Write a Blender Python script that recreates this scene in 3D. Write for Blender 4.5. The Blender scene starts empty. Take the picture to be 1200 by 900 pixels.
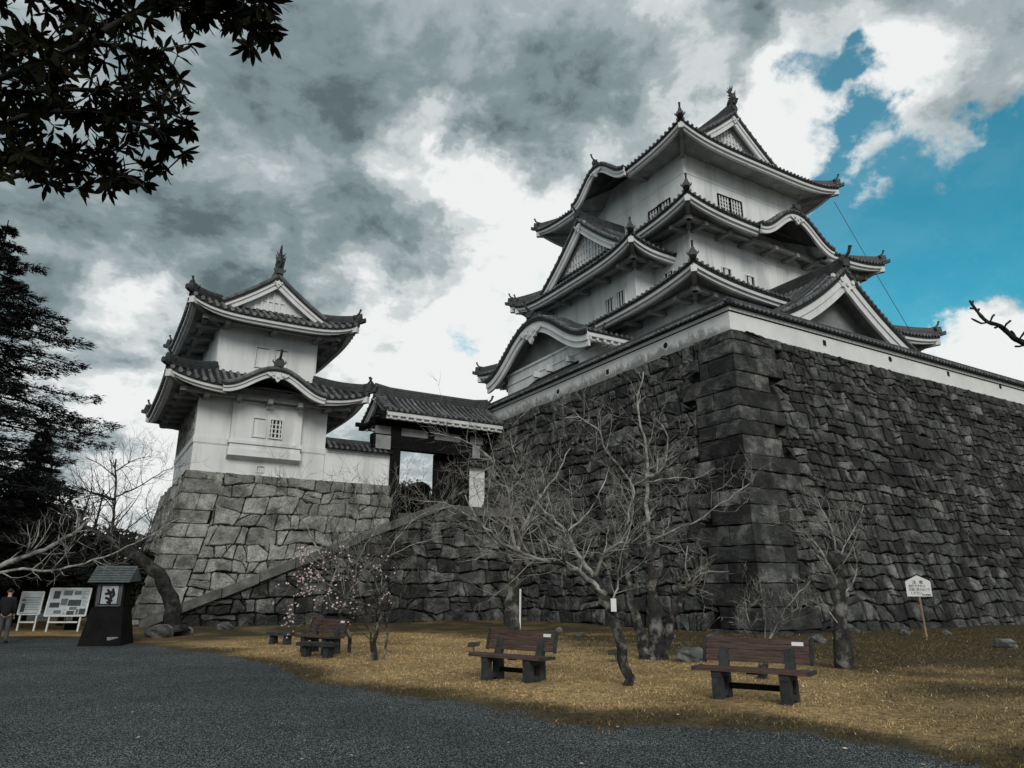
import bpy, math, random
import numpy as np
from mathutils import Vector, Matrix, noise
R = math.radians
C = bpy.context.scene
COL = C.collection

# ------------------------------------------------------------------ camera
CAM_H, PITCH, FPX = 1.6, R(16.35), 835.0          # eye height, tilt, focal length in pixels of a 1200 px wide frame
cam = bpy.data.objects.new('camera', bpy.data.cameras.new('camera'))
COL.objects.link(cam)
cam.location = (0, 0, CAM_H)
cam.rotation_euler = (R(90) + PITCH, 0, 0)
cam.data.sensor_width = 36.0
cam.data.lens = FPX / 1200 * 36
cam.data.clip_start = 0.05
cam.data.clip_end = 3000
C.camera = cam
C.render.resolution_x, C.render.resolution_y = 1024, 768

def at(px, py, Y):
    """the point at depth Y seen where the photograph (1200x900) has pixel px,py: used to measure things out of the photo"""
    x, u = px - 600, 450 - py
    cp, sp = math.cos(PITCH), math.sin(PITCH)
    yy = FPX * cp - u * sp
    return Vector((x / yy * Y, Y, CAM_H + (FPX * sp + u * cp) / yy * Y))

def ray(px, py):
    return (at(px, py, 1.0) - Vector((0, 0, CAM_H))).normalized()

def onground(px, py, z=0.0):
    p = at(px, py, 1.0)
    Y = (z - CAM_H) / (p.z - CAM_H)
    return Vector((p.x * Y, Y, z))

# ------------------------------------------------------------------ exposure, sky, sun
C.view_settings.view_transform = 'Standard'
C.view_settings.look = 'None'
C.view_settings.exposure = 0.5
C.view_settings.gamma = 1
C.view_settings.use_curve_mapping = False
try:
    C.cycles.use_denoising = True
    C.cycles.max_bounces = 6
except Exception:
    pass

SUN_EL, SUN_AZ = 31.0, 170.0     # azimuth clockwise from +Y
world = bpy.data.worlds.new('World')
C.world = world
world.use_nodes = True
wn, wl = world.node_tree.nodes, world.node_tree.links
wn.clear()

def N(nodes, typ, **kw):
    n = nodes.new(typ)
    for k, v in kw.items():
        if k.startswith('i_'):
            key = k[2:]
            key = int(key) if key.isdigit() else key.replace('_', ' ')
            n.inputs[key].default_value = v
        else:
            setattr(n, k, v)
    return n

def wmath(op, a, b=None, clamp=False):
    n = wn.new('ShaderNodeMath'); n.operation = op; n.use_clamp = clamp
    for i, s in enumerate((a, b)):
        if s is None: continue
        if isinstance(s, (int, float)): n.inputs[i].default_value = s
        else: wl.new(s, n.inputs[i])
    return n.outputs[0]

def build_sky():
    out = wn.new('ShaderNodeOutputWorld'); bg = wn.new('ShaderNodeBackground')
    bg.inputs['Strength'].default_value = 0.1
    wl.new(bg.outputs[0], out.inputs[0])
    sky = wn.new('ShaderNodeTexSky'); sky.sky_type = 'NISHITA'; sky.sun_disc = False
    sky.sun_elevation = R(SUN_EL); sky.sun_rotation = R(SUN_AZ)
    sky.air_density = 1.0; sky.dust_density = 0.3; sky.ozone_density = 2.0
    teal = N(wn, 'ShaderNodeMix', data_type='RGBA', blend_type='MULTIPLY', i_0=1.0)
    wl.new(sky.outputs[0], teal.inputs[6]); teal.inputs[7].default_value = (0.15, 1.0, 0.88, 1)
    tc = wn.new('ShaderNodeTexCoord')
    vec = tc.outputs['Generated']
    sep = wn.new('ShaderNodeSeparateXYZ'); wl.new(vec, sep.inputs[0])
    zz = wmath('ADD', wmath('MAXIMUM', sep.outputs[2], 0.0), 0.35)
    comb = wn.new('ShaderNodeCombineXYZ')
    wl.new(wmath('DIVIDE', sep.outputs[0], zz), comb.inputs[0])
    wl.new(wmath('DIVIDE', sep.outputs[1], zz), comb.inputs[1])
    def fbm(scale, detail, rough, off, dist=0.0, src=None):
        mp = wn.new('ShaderNodeMapping'); mp.inputs['Location'].default_value = off
        wl.new(src or comb.outputs[0], mp.inputs[0])
        n = wn.new('ShaderNodeTexNoise'); n.inputs['Scale'].default_value = scale
        n.inputs['Detail'].default_value = detail; n.inputs['Roughness'].default_value = rough
        n.inputs['Distortion'].default_value = dist
        wl.new(mp.outputs[0], n.inputs[0])
        return n.outputs[0]
    # warp the direction a little so that the large cloud masses below get ragged edges
    wv = wn.new('ShaderNodeTexNoise'); wv.inputs['Scale'].default_value = 5.0; wv.inputs['Detail'].default_value = 6
    wv.inputs['Roughness'].default_value = 0.6
    wl.new(vec, wv.inputs[0])
    sub = N(wn, 'ShaderNodeVectorMath', operation='SUBTRACT'); wl.new(wv.outputs[1], sub.inputs[0]); sub.inputs[1].default_value = (0.5, 0.5, 0.5)
    scl = N(wn, 'ShaderNodeVectorMath', operation='SCALE'); wl.new(sub.outputs[0], scl.inputs[0]); scl.inputs['Scale'].default_value = 0.34
    add = N(wn, 'ShaderNodeVectorMath', operation='ADD'); wl.new(vec, add.inputs[0]); wl.new(scl.outputs[0], add.inputs[1])
    nrm = N(wn, 'ShaderNodeVectorMath', operation='NORMALIZE'); wl.new(add.outputs[0], nrm.inputs[0])
    wdir = nrm.outputs[0]
    def lobe(px, py, rad, amp):
        d = N(wn, 'ShaderNodeVectorMath', operation='DOT_PRODUCT'); wl.new(wdir, d.inputs[0])
        d.inputs[1].default_value = ray(px, py)
        mr = wn.new('ShaderNodeMapRange'); mr.interpolation_type = 'SMOOTHSTEP'
        mr.inputs[1].default_value = math.cos(rad * 1.35); mr.inputs[2].default_value = math.cos(rad * 0.35)
        mr.inputs[3].default_value = 0; mr.inputs[4].default_value = amp
        wl.new(d.outputs['Value'], mr.inputs[0])
        return mr.outputs[0]
    n1 = fbm(2.6, 9, 0.58, (3.1, 7.7, 0), 0.25)
    n2 = fbm(7.0, 8, 0.6, (1.3, -2.7, 0), 0.3)
    b = wmath('ADD', wmath('MULTIPLY', wmath('SUBTRACT', n1, 0.5), 2.1), wmath('MULTIPLY', wmath('SUBTRACT', n2, 0.5), 1.5))
    n3 = fbm(19.0, 7, 0.62, (4.4, 0.7, 0), 0.2)
    b = wmath('ADD', b, wmath('MULTIPLY', wmath('SUBTRACT', n3, 0.5), 0.55))
    b = wmath('ADD', wmath('MULTIPLY', b, 0.82), 0.56)
    for L in SKY_LOBES: b = wmath('ADD', b, lobe(*L))
    ramp = wn.new('ShaderNodeValToRGB')
    cr = ramp.color_ramp; cr.interpolation = 'EASE'
    for i, (p, c) in enumerate(((0.0, (0.8, 1.08, 1.16)), (0.24, (1.55, 2.02, 2.14)), (0.46, (2.6, 3.05, 3.15)), (0.66, (4.4, 4.7, 4.75)), (0.86, (6.1, 6.25, 6.2)))):
        e = cr.elements[i] if i < 2 else cr.elements.new(p)
        e.position = p; e.color = (c[0] / 10, c[1] / 10, c[2] / 10, 1)
    wl.new(b, ramp.inputs[0])
    cl = N(wn, 'ShaderNodeMix', data_type='RGBA', blend_type='MULTIPLY', i_0=1.0)
    wl.new(ramp.outputs[0], cl.inputs[6]); cl.inputs[7].default_value = (10, 10, 10, 1)
    # holes of blue
    h = wmath('ADD', wmath('MULTIPLY', wmath('SUBTRACT', n2, 0.5), 2.1), wmath('MULTIPLY', wmath('SUBTRACT', n3, 0.5), 0.9))
    h = wmath('ADD', h, wmath('MULTIPLY', wmath('SUBTRACT', n1, 0.5), 0.6))
    for L in SKY_HOLES: h = wmath('ADD', h, lobe(*L))
    hm = wn.new('ShaderNodeMapRange'); hm.interpolation_type = 'SMOOTHSTEP'
    hm.inputs[1].default_value = 0.34; hm.inputs[2].default_value = 0.98; hm.inputs[4].default_value = 0.93
    wl.new(h, hm.inputs[0])
    mix = N(wn, 'ShaderNodeMix', data_type='RGBA')
    wl.new(hm.outputs[0], mix.inputs[0]); wl.new(cl.outputs[2], mix.inputs[6]); wl.new(teal.outputs[2], mix.inputs[7])
    wl.new(mix.outputs[2], bg.inputs[0])

# large cloud masses: (photo px, py, angular radius, brightness)
SKY_LOBES = [(230, 200, 0.30, -0.20), (470, 70, 0.22, -0.20), (110, 330, 0.17, -0.16), (330, 290, 0.16, -0.12), (620, 60, 0.12, -0.12), (560, 230, 0.05, 0.25), (150, 330, 0.05, 0.2),
             (640, 300, 0.12, 0.42), (470, 400, 0.13, 0.48), (130, 440, 0.10, 0.42), (940, 170, 0.13, 0.42), (860, 30, 0.13, 0.18), (800, 70, 0.07, -0.3), (690, 90, 0.06, -0.15),
             (550, 430, 0.10, 0.4), (1160, 420, 0.10, 0.6), (500, 190, 0.07, 0.35), (60, 520, 0.10, 0.1), (720, 150, 0.10, -0.12),
             (130, 500, 0.08, -0.25), (1120, 60, 0.2, -0.02), (890, 70, 0.08, -0.22), (190, 560, 0.1, 0.4)]
SKY_HOLES = [(1120, 285, 0.17, 1.0), (1150, 60, 0.14, -0.25), (1190, 220, 0.08, 0.3), (1010, 330, 0.10, 0.6), (955, 55, 0.055, 0.68), (985, 125, 0.045, 0.6), (1010, 180, 0.05, 0.5), (1190, 200, 0.07, 0.5), (590, 380, 0.05, 0.45),
             (860, 250, 0.1, -0.5), (1160, 410, 0.09, -0.8), (1080, 130, 0.1, -0.25)]
build_sky()

sun = bpy.data.objects.new('sun', bpy.data.lights.new('sun', 'SUN'))
COL.objects.link(sun)
sun.data.energy = 1.3
sun.data.angle = R(24)
sun.data.color = (1.0, 0.96, 0.9)
sd = Vector((math.sin(R(SUN_AZ)) * math.cos(R(SUN_EL)), math.cos(R(SUN_AZ)) * math.cos(R(SUN_EL)), math.sin(R(SUN_EL))))
sun.rotation_euler = sd.to_track_quat('Z', 'Y').to_euler()

# ------------------------------------------------------------------ materials
M = {}
def mat(name, c1, c2, scale=4.0, rough=0.8, bump=0.0, bscale=None, island=0.0, stretch=None, c3=None, s3=0.7, spec=0.3, detail=6, obj=False):
    m = bpy.data.materials.new(name); m.use_nodes = True
    nt = m.node_tree; nd = nt.nodes; lk = nt.links
    bs = nd['Principled BSDF']; bs.inputs['Roughness'].default_value = rough
    bs.inputs['Specular IOR Level'].default_value = spec
    if obj:
        tc = nd.new('ShaderNodeTexCoord'); src = tc.outputs['Object']
    else:
        g = nd.new('ShaderNodeNewGeometry'); src = g.outputs['Position']
    if stretch:
        mp = nd.new('ShaderNodeMapping'); mp.inputs['Scale'].default_value = stretch
        lk.new(src, mp.inputs[0]); src = mp.outputs[0]
    n = N(nd, 'ShaderNodeTexNoise', i_Scale=scale, i_Detail=detail, i_Roughness=0.62); lk.new(src, n.inputs[0])
    mr = N(nd, 'ShaderNodeMapRange', i_1=0.33, i_2=0.67); lk.new(n.outputs[0], mr.inputs[0])
    mx = N(nd, 'ShaderNodeMix', data_type='RGBA'); lk.new(mr.outputs[0], mx.inputs[0])
    mx.inputs[6].default_value = (*c1, 1); mx.inputs[7].default_value = (*c2, 1)
    col = mx.outputs[2]
    if c3:
        n3 = N(nd, 'ShaderNodeTexNoise', i_Scale=s3, i_Detail=5, i_Roughness=0.6); lk.new(src, n3.inputs[0])
        m3 = N(nd, 'ShaderNodeMapRange', i_1=0.5, i_2=0.66); lk.new(n3.outputs[0], m3.inputs[0])
        x3 = N(nd, 'ShaderNodeMix', data_type='RGBA'); lk.new(m3.outputs[0], x3.inputs[0]); lk.new(col, x3.inputs[6])
        x3.inputs[7].default_value = (*c3, 1); col = x3.outputs[2]
    if name in ('dark_stone', 'corner_stone', 'pale_stone', 'stair_stone'):
        nf = N(nd, 'ShaderNodeTexNoise', i_Scale=13.0, i_Detail=8, i_Roughness=0.75); lk.new(src, nf.inputs[0])
        mf = N(nd, 'ShaderNodeMapRange', i_1=0.3, i_2=0.7, i_3=0.35, i_4=1.8); lk.new(nf.outputs[0], mf.inputs[0])
        cf = nd.new('ShaderNodeCombineXYZ')
        for k in range(3): lk.new(mf.outputs[0], cf.inputs[k])
        xf = N(nd, 'ShaderNodeMix', data_type='RGBA', blend_type='MULTIPLY', i_0=1.0); lk.new(col, xf.inputs[6]); lk.new(cf.outputs[0], xf.inputs[7]); col = xf.outputs[2]
    if island:
        g2 = nd.new('ShaderNodeNewGeometry')
        mi = N(nd, 'ShaderNodeMapRange', i_3=1 - island, i_4=1 + island); lk.new(g2.outputs['Random Per Island'], mi.inputs[0])
        xi = N(nd, 'ShaderNodeMix', data_type='RGBA', blend_type='MULTIPLY', i_0=1.0); lk.new(col, xi.inputs[6])
        cc = nd.new('ShaderNodeCombineXYZ')
        for k in range(3): lk.new(mi.outputs[0], cc.inputs[k])
        lk.new(cc.outputs[0], xi.inputs[7]); col = xi.outputs[2]
    lk.new(col, bs.inputs['Base Color'])
    if bump:
        nb = N(nd, 'ShaderNodeTexNoise', i_Scale=bscale or scale * 6, i_Detail=6, i_Roughness=0.65); lk.new(src, nb.inputs[0])
        b = N(nd, 'ShaderNodeBump', i_Strength=bump, i_Distance=0.06); lk.new(nb.outputs[0], b.inputs['Height'])
        lk.new(b.outputs[0], bs.inputs['Normal'])
    M[name] = m
    return m

mat('plaster', (0.66, 0.68, 0.68), (0.78, 0.79, 0.785), 1.1, 0.9, 0.12, 14, c3=(0.54, 0.555, 0.55), s3=0.9, stretch=(1, 1, 0.14))
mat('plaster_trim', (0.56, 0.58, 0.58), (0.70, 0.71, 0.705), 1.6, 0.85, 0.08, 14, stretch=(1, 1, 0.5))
mat('roof_tile', (0.035, 0.037, 0.039), (0.14, 0.145, 0.15), 2.6, 0.46, 0.25, 16, island=0.5, spec=0.55, c3=(0.03, 0.034, 0.032), s3=0.8)
mat('tile_bed', (0.005, 0.0055, 0.006), (0.016, 0.017, 0.018), 3.0, 0.7, 0.3, 14)
mat('shaded_plaster', (0.19, 0.2, 0.2), (0.33, 0.34, 0.335), 1.2, 0.9, 0.15, 10, c3=(0.2, 0.21, 0.205), s3=0.7)  # white plaster with the shade of soffits, recesses and gate panels in its colour
mat('ridge_tile', (0.014, 0.015, 0.017), (0.045, 0.048, 0.05), 3.0, 0.55, 0.3, 12, spec=0.45)
mat('dark_wood', (0.003, 0.003, 0.0035), (0.01, 0.0095, 0.0095), 3.0, 0.8, 0.2, 20, spec=0.12)
mat('black_void', (0.004, 0.004, 0.005), (0.008, 0.008, 0.009), 3.0, 0.9)
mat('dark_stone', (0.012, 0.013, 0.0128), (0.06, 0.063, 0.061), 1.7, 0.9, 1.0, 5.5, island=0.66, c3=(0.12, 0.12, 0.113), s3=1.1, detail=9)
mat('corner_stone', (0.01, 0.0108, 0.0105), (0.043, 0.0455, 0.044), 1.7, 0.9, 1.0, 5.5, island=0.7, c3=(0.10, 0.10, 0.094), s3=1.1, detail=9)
mat('pale_stone', (0.13, 0.13, 0.122), (0.3, 0.3, 0.285), 1.7, 0.9, 0.8, 6, island=0.32, c3=(0.065, 0.064, 0.06), s3=0.9, detail=9)
mat('stair_stone', (0.03, 0.03, 0.029), (0.1, 0.1, 0.095), 1.5, 0.9, 0.8, 6, island=0.2, c3=(0.04, 0.042, 0.037), s3=0.8, detail=9)
mat('kerb_stone', (0.055, 0.055, 0.052), (0.17, 0.168, 0.157), 1.5, 0.9, 0.8, 6, island=0.15, c3=(0.07, 0.072, 0.064), s3=0.9, detail=9)
mat('joint_earth', (0.0015, 0.0015, 0.0015), (0.004, 0.004, 0.004), 2.0, 1.0)
mat('bark', (0.012, 0.0115, 0.011), (0.05, 0.048, 0.045), 5.0, 0.95, 1.0, 16, c3=(0.21, 0.205, 0.19), s3=4.0)
mat('pale_bark', (0.12, 0.117, 0.11), (0.48, 0.47, 0.44), 5.0, 0.95, 0.8, 18, c3=(0.022, 0.021, 0.02), s3=1.6)
mat('dark_bark', (0.006, 0.006, 0.006), (0.03, 0.028, 0.026), 5.0, 0.95, 1.0, 12, c3=(0.055, 0.055, 0.05), s3=2.5)
mat('needles', (0.006, 0.009, 0.008), (0.020, 0.026, 0.021), 1.2, 0.8, island=0.5)
mat('evergreen', (0.007, 0.009, 0.007), (0.022, 0.025, 0.016), 0.9, 0.8, island=0.5)
mat('broad_leaf', (0.004, 0.005, 0.003), (0.012, 0.012, 0.006), 3.0, 0.9, island=0.5, spec=0.04)
mat('blossom', (0.50, 0.37, 0.38), (0.72, 0.60, 0.60), 3.0, 0.8, island=0.25)
mat('bench_wood', (0.038, 0.022, 0.019), (0.115, 0.068, 0.057), 3.0, 0.6, 0.4, 30, stretch=(1, 8, 8), obj=True, spec=0.35)
mat('bench_concrete', (0.018, 0.02, 0.022), (0.05, 0.055, 0.058), 6.0, 0.9, 0.5, 40)
mat('white_plate', (0.66, 0.67, 0.67), (0.74, 0.74, 0.74), 2.0, 0.6)
mat('sign_frame', (0.5, 0.52, 0.52), (0.66, 0.68, 0.68), 4.0, 0.6)
mat('board_face', (0.32, 0.36, 0.38), (0.46, 0.5, 0.52), 3.0, 0.5)
mat('board_dark', (0.01, 0.02, 0.025), (0.03, 0.05, 0.055), 5.0, 0.5)
mat('board_mid', (0.06, 0.085, 0.095), (0.11, 0.14, 0.15), 9.0, 0.5)
mat('ink', (0.010, 0.010, 0.012), (0.016, 0.016, 0.018), 2.0, 0.8)
mat('red_ink', (0.16, 0.03, 0.035), (0.19, 0.04, 0.045), 2.0, 0.8)
mat('post_wood', (0.20, 0.13, 0.08), (0.36, 0.25, 0.16), 6.0, 0.8, stretch=(1, 1, 0.2))
mat('tin_roof', (0.06, 0.075, 0.078), (0.11, 0.13, 0.135), 5.0, 0.6)
mat('grey_metal', (0.05, 0.055, 0.06), (0.1, 0.105, 0.11), 5.0, 0.5)
mat('lamp_metal', (0.2, 0.2, 0.2), (0.4, 0.4, 0.4), 5.0, 0.5)
mat('skin', (0.35, 0.22, 0.16), (0.42, 0.27, 0.2), 4.0, 0.6)
mat('dark_cloth', (0.006, 0.006, 0.008), (0.014, 0.014, 0.017), 8.0, 0.95)
mat('grey_cloth', (0.05, 0.055, 0.06), (0.09, 0.095, 0.1), 8.0, 0.95)
mat('rope', (0.02, 0.05, 0.06), (0.03, 0.06, 0.07), 5.0, 0.7)
mat('rock', (0.03, 0.03, 0.03), (0.12, 0.12, 0.115), 2.5, 0.95, 1.0, 7, c3=(0.2, 0.2, 0.19), s3=1.8)
mat('dead_leaf', (0.20, 0.15, 0.10), (0.50, 0.43, 0.34), 3.0, 0.8, island=0.5)
mat('courtyard_soil', (0.05, 0.045, 0.04), (0.10, 0.09, 0.08), 1.0, 1.0, 0.3)
mat('shrub_brown', (0.02, 0.016, 0.012), (0.06, 0.048, 0.034), 1.0, 0.9, island=0.4)

# parapet plaster: grimy streaks rise from the foot of the wall where it meets the stone
def parapet_material():
    m = mat('parapet_plaster', (0.62, 0.635, 0.635), (0.76, 0.77, 0.765), 0.8, 0.9, 0.12, 14)
    nt = m.node_tree; nd = nt.nodes; lk = nt.links
    bs = nd['Principled BSDF']; old = bs.inputs['Base Color'].links[0].from_socket
    tc = nd.new('ShaderNodeTexCoord'); sp = nd.new('ShaderNodeSeparateXYZ'); lk.new(tc.outputs['Object'], sp.inputs[0])
    mp = N(nd, 'ShaderNodeMapping'); mp.inputs['Scale'].default_value = (1.0, 1.0, 0.6); lk.new(tc.outputs['Object'], mp.inputs[0])
    n = N(nd, 'ShaderNodeTexNoise', i_Scale=2.6, i_Detail=9, i_Roughness=0.8); lk.new(mp.outputs[0], n.inputs[0])
    a = N(nd, 'ShaderNodeMath', operation='MULTIPLY_ADD'); lk.new(n.outputs[0], a.inputs[0]); a.inputs[1].default_value = 2.6; a.inputs[2].default_value = -0.8
    far = N(nd, 'ShaderNodeMapRange', i_1=0.3, i_2=-1.2, i_3=0.0, i_4=1.0)     # only the left-hand leg is so dirty
    xx = N(nd, 'ShaderNodeMath', operation='SUBTRACT'); lk.new(sp.outputs[0], xx.inputs[0]); lk.new(sp.outputs[1], xx.inputs[1])
    lk.new(xx.outputs[0], far.inputs[0])
    h = N(nd, 'ShaderNodeMath', operation='MULTIPLY'); lk.new(a.outputs[0], h.inputs[0]); lk.new(far.outputs[0], h.inputs[1])
    s = N(nd, 'ShaderNodeMath', operation='SUBTRACT'); lk.new(h.outputs[0], s.inputs[0]); lk.new(sp.outputs[2], s.inputs[1])
    r = N(nd, 'ShaderNodeMapRange', i_1=-0.1, i_2=0.3, i_3=0, i_4=0.85); lk.new(s.outputs[0], r.inputs[0])
    x = N(nd, 'ShaderNodeMix', data_type='RGBA'); lk.new(r.outputs[0], x.inputs[0]); lk.new(old, x.inputs[6]); x.inputs[7].default_value = (0.17, 0.17, 0.16, 1)
    lk.new(x.outputs[2], bs.inputs['Base Color'])
parapet_material()

# ------------------------------------------------------------------ mesh helpers
def ob(name, mb, m, parent=None, smooth=False, label=None, stuff=False):
    me = bpy.data.meshes.new(name)
    me.from_pydata([tuple(v) for v in mb.v], [], mb.f)
    me.update()
    ms = m if isinstance(m, (list, tuple)) else [m]
    for k in ms: me.materials.append(M[k])
    if len(ms) > 1 and len(mb.mi) == len(mb.f): me.polygons.foreach_set('material_index', mb.mi)
    if smooth: me.polygons.foreach_set('use_smooth', [True] * len(me.polygons))
    o = bpy.data.objects.new(name, me); COL.objects.link(o)
    if parent: o.parent = parent
    if label: o['label'] = label
    if stuff: o['kind'] = 'stuff'
    return o

def tag(o, label=None, cat=None, group=None, kind=None):
    if label: o['label'] = label
    if cat: o['category'] = cat
    if group: o['group'] = group
    if kind: o['kind'] = kind
    return o

def thing(name, label, cat, loc=(0, 0, 0), rz=0.0, group=None):
    o = bpy.data.objects.new(name, None); COL.objects.link(o)
    o.location = loc; o.rotation_euler = (0, 0, rz)
    o.empty_display_size = 0.3
    return tag(o, label, cat, group)

class MB:
    def __init__(s, k=1.0):
        s.v, s.f, s.mi, s.k = [], [], [], k
    def add(s, vs, fs, mi=0):
        b = len(s.v); k = s.k
        s.v += [(p[0] * k, p[1] * k, p[2] * k) for p in vs]
        s.f += [tuple(i + b for i in f) for f in fs]
        s.mi += [mi] * len(fs)
    def box(s, c, d, rz=0.0, mi=0, taper=1.0, rot=None):
        x, y, z = d[0] / 2, d[1] / 2, d[2] / 2
        vs = []
        for sz in (-1, 1):
            t = taper if sz > 0 else 1.0
            for sx, sy in ((-1, -1), (1, -1), (1, 1), (-1, 1)):
                p = Vector((sx * x * t, sy * y * t, sz * z))
                if rot: p = rot @ p
                elif rz: p = Vector((p.x * math.cos(rz) - p.y * math.sin(rz), p.x * math.sin(rz) + p.y * math.cos(rz), p.z))
                vs.append((p[0] + c[0], p[1] + c[1], p[2] + c[2]))
        s.add(vs, [(3, 2, 1, 0), (4, 5, 6, 7), (0, 1, 5, 4), (1, 2, 6, 5), (2, 3, 7, 6), (3, 0, 4, 7)], mi)
    def bb(s, a, b, mi=0):
        s.box([(a[i] + b[i]) / 2 for i in range(3)], [abs(a[i] - b[i]) for i in range(3)], mi=mi)
    def bar(s, p, q, w, h, mi=0):
        p, q = Vector(p), Vector(q); d = (q - p).normalized()
        up = Vector((0, 0, 1)) if abs(d.z) < 0.95 else Vector((0, 1, 0))
        sx = d.cross(up).normalized() * (w / 2); sz = sx.cross(d).normalized() * (h / 2)
        vs = [e + a * sx + b * sz for e in (p, q) for a, b in ((-1, -1), (1, -1), (1, 1), (-1, 1))]
        s.add(vs, [(3, 2, 1, 0), (4, 5, 6, 7), (0, 1, 5, 4), (1, 2, 6, 5), (2, 3, 7, 6), (3, 0, 4, 7)], mi)
    def tube(s, pts, rad, n=6, mi=0, caps=True):
        pts = [Vector(p) for p in pts]
        m = len(pts)
        if not hasattr(rad, '__len__'): rad = [rad] * m
        vs, fs = [], []
        ref = None
        for i, p in enumerate(pts):
            d = (pts[min(i + 1, m - 1)] - pts[max(i - 1, 0)])
            d = d.normalized() if d.length > 1e-9 else Vector((0, 0, 1))
            if ref is None: ref = d.orthogonal().normalized()
            ref = (ref - d * ref.dot(d)); ref = ref.normalized() if ref.length > 1e-6 else d.orthogonal().normalized()
            y = d.cross(ref)
            for k in range(n):
                a = 2 * math.pi * k / n
                vs.append(p + (ref * math.cos(a) + y * math.sin(a)) * rad[i])
        for i in range(m - 1):
            for k in range(n):
                fs.append((i * n + k, i * n + (k + 1) % n, (i + 1) * n + (k + 1) % n, (i + 1) * n + k))
        if caps:
            fs.append(tuple(range(n - 1, -1, -1))); fs.append(tuple((m - 1) * n + k for k in range(n)))
        s.add(vs, fs, mi)
    def sweep(s, pts, sec, side, mi=0, caps=True):
        """sweep section [(a,b)] along pts; a runs along side(i) (horizontal vector), b runs up"""
        n = len(sec); vs = []; fs = []
        for i, p in enumerate(pts):
            sv = side(i) if callable(side) else side
            for a, b in sec: vs.append((p[0] + sv[0] * a, p[1] + sv[1] * a, p[2] + b))
        for i in range(len(pts) - 1):
            for k in range(n): fs.append((i * n + k, i * n + (k + 1) % n, (i + 1) * n + (k + 1) % n, (i + 1) * n + k))
        if caps:
            fs.append(tuple(range(n - 1, -1, -1))); fs.append(tuple((len(pts) - 1) * n + k for k in range(n)))
        s.add(vs, fs, mi)
    def grid(s, rows, mi=0):
        w = len(rows[0]); vs = [p for r in rows for p in r]
        s.add(vs, [(i * w + k, i * w + k + 1, (i + 1) * w + k + 1, (i + 1) * w + k) for i in range(len(rows) - 1) for k in range(w - 1)], mi)
    def prism(s, poly, fmap, t0, t1, mi=0):
        n = len(poly)
        vs = [fmap(a, b, t0) for a, b in poly] + [fmap(a, b, t1) for a, b in poly]
        s.add(vs, [tuple(range(n - 1, -1, -1)), tuple(range(n, 2 * n))] + [(i, (i + 1) % n, n + (i + 1) % n, n + i) for i in range(n)], mi)

# castle axes: A runs back to the right along the long stone face, B back to the left
AZ = R(59.3)
A = Vector((math.sin(AZ), math.cos(AZ), 0)); B = Vector((-A.y, A.x, 0)); UP = Vector((0, 0, 1))
ROT = math.atan2(A.y, A.x)

# ------------------------------------------------------------------ Japanese roofs
class Pieces:
    """every piece added becomes a mesh of its own"""
    def __init__(s, k): s.k = k; s.L = []
    def sweep(s, *a, **q):
        m = MB(s.k); m.sweep(*a, **q); s.L.append(m)

class Roof:
    """collects the meshes of one roof: tiles, plaster eave, ridges, finials"""
    def __init__(s, k=1.0):
        s.k = k; s.T, s.E, s.W = MB(k), MB(k), MB(k)
        s.H = Pieces(k)
        s.fin = []; s.walls = []
    def link(s, root, name='tiled_roof', label=None):
        t = ob(name, s.T, ['tile_bed', 'roof_tile'], root, label=label)
        if s.E.v: ob('eave', s.E, ['plaster_trim', 'plaster_trim', 'shaded_plaster'], t)
        for w in s.walls: ob('gable_wall', w, ['shaded_plaster', 'plaster_trim', 'black_void'], t)  # first slot: recessed gables, greyed to carry their shade
        for h in s.H.L: ob('ridge', h, 'ridge_tile', t)
        for f in s.fin: ob('finial', f, 'ridge_tile', t)
        return t

SIDE = {'front': lambda r: ((r[0], r[1]), (1, 0), (0, 1), r[2] - r[0]),
        'right': lambda r: ((r[2], r[1]), (0, 1), (-1, 0), r[3] - r[1]),
        'back': lambda r: ((r[2], r[3]), (-1, 0), (0, -1), r[2] - r[0]),
        'left': lambda r: ((r[0], r[3]), (0, -1), (1, 0), r[3] - r[1])}

def finial(roof, p, d, size=1.0):
    """onigawara block with a cocked round tile standing out of it; d = outward horizontal direction"""
    m = MB(roof.k); p = Vector(p); d = Vector((d[0], d[1], 0)).normalized(); sx = Vector((-d.y, d.x, 0))
    def fm(a, b, t): return p + sx * (a * size) + UP * (b * size) + d * (t * size)
    m.prism([(-.26, -.12), (.26, -.12), (.34, .1), (.24, .32), (.12, .42), (-.12, .42), (-.24, .32), (-.34, .1)], fm, -.06, .14)
    q = p + UP * (.32 * size)
    m.tube([q - d * .25 * size, q + d * .12 * size + UP * .06 * size, q + d * .34 * size + UP * .28 * size, q + d * .44 * size + UP * .52 * size, q + d * .46 * size + UP * .60 * size],
           [.08 * size, .085 * size, .085 * size, .09 * size, .115 * size], 7)
    m.tube([p + sx * .28 * size + UP * .05 * size, p + sx * .42 * size + UP * .2 * size, p + sx * .38 * size + UP * .34 * size], [.06 * size, .05 * size, .02 * size], 5)
    m.tube([p - sx * .28 * size + UP * .05 * size, p - sx * .42 * size + UP * .2 * size, p - sx * .38 * size + UP * .34 * size], [.06 * size, .05 * size, .02 * size], 5)
    roof.fin.append(m)

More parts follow.
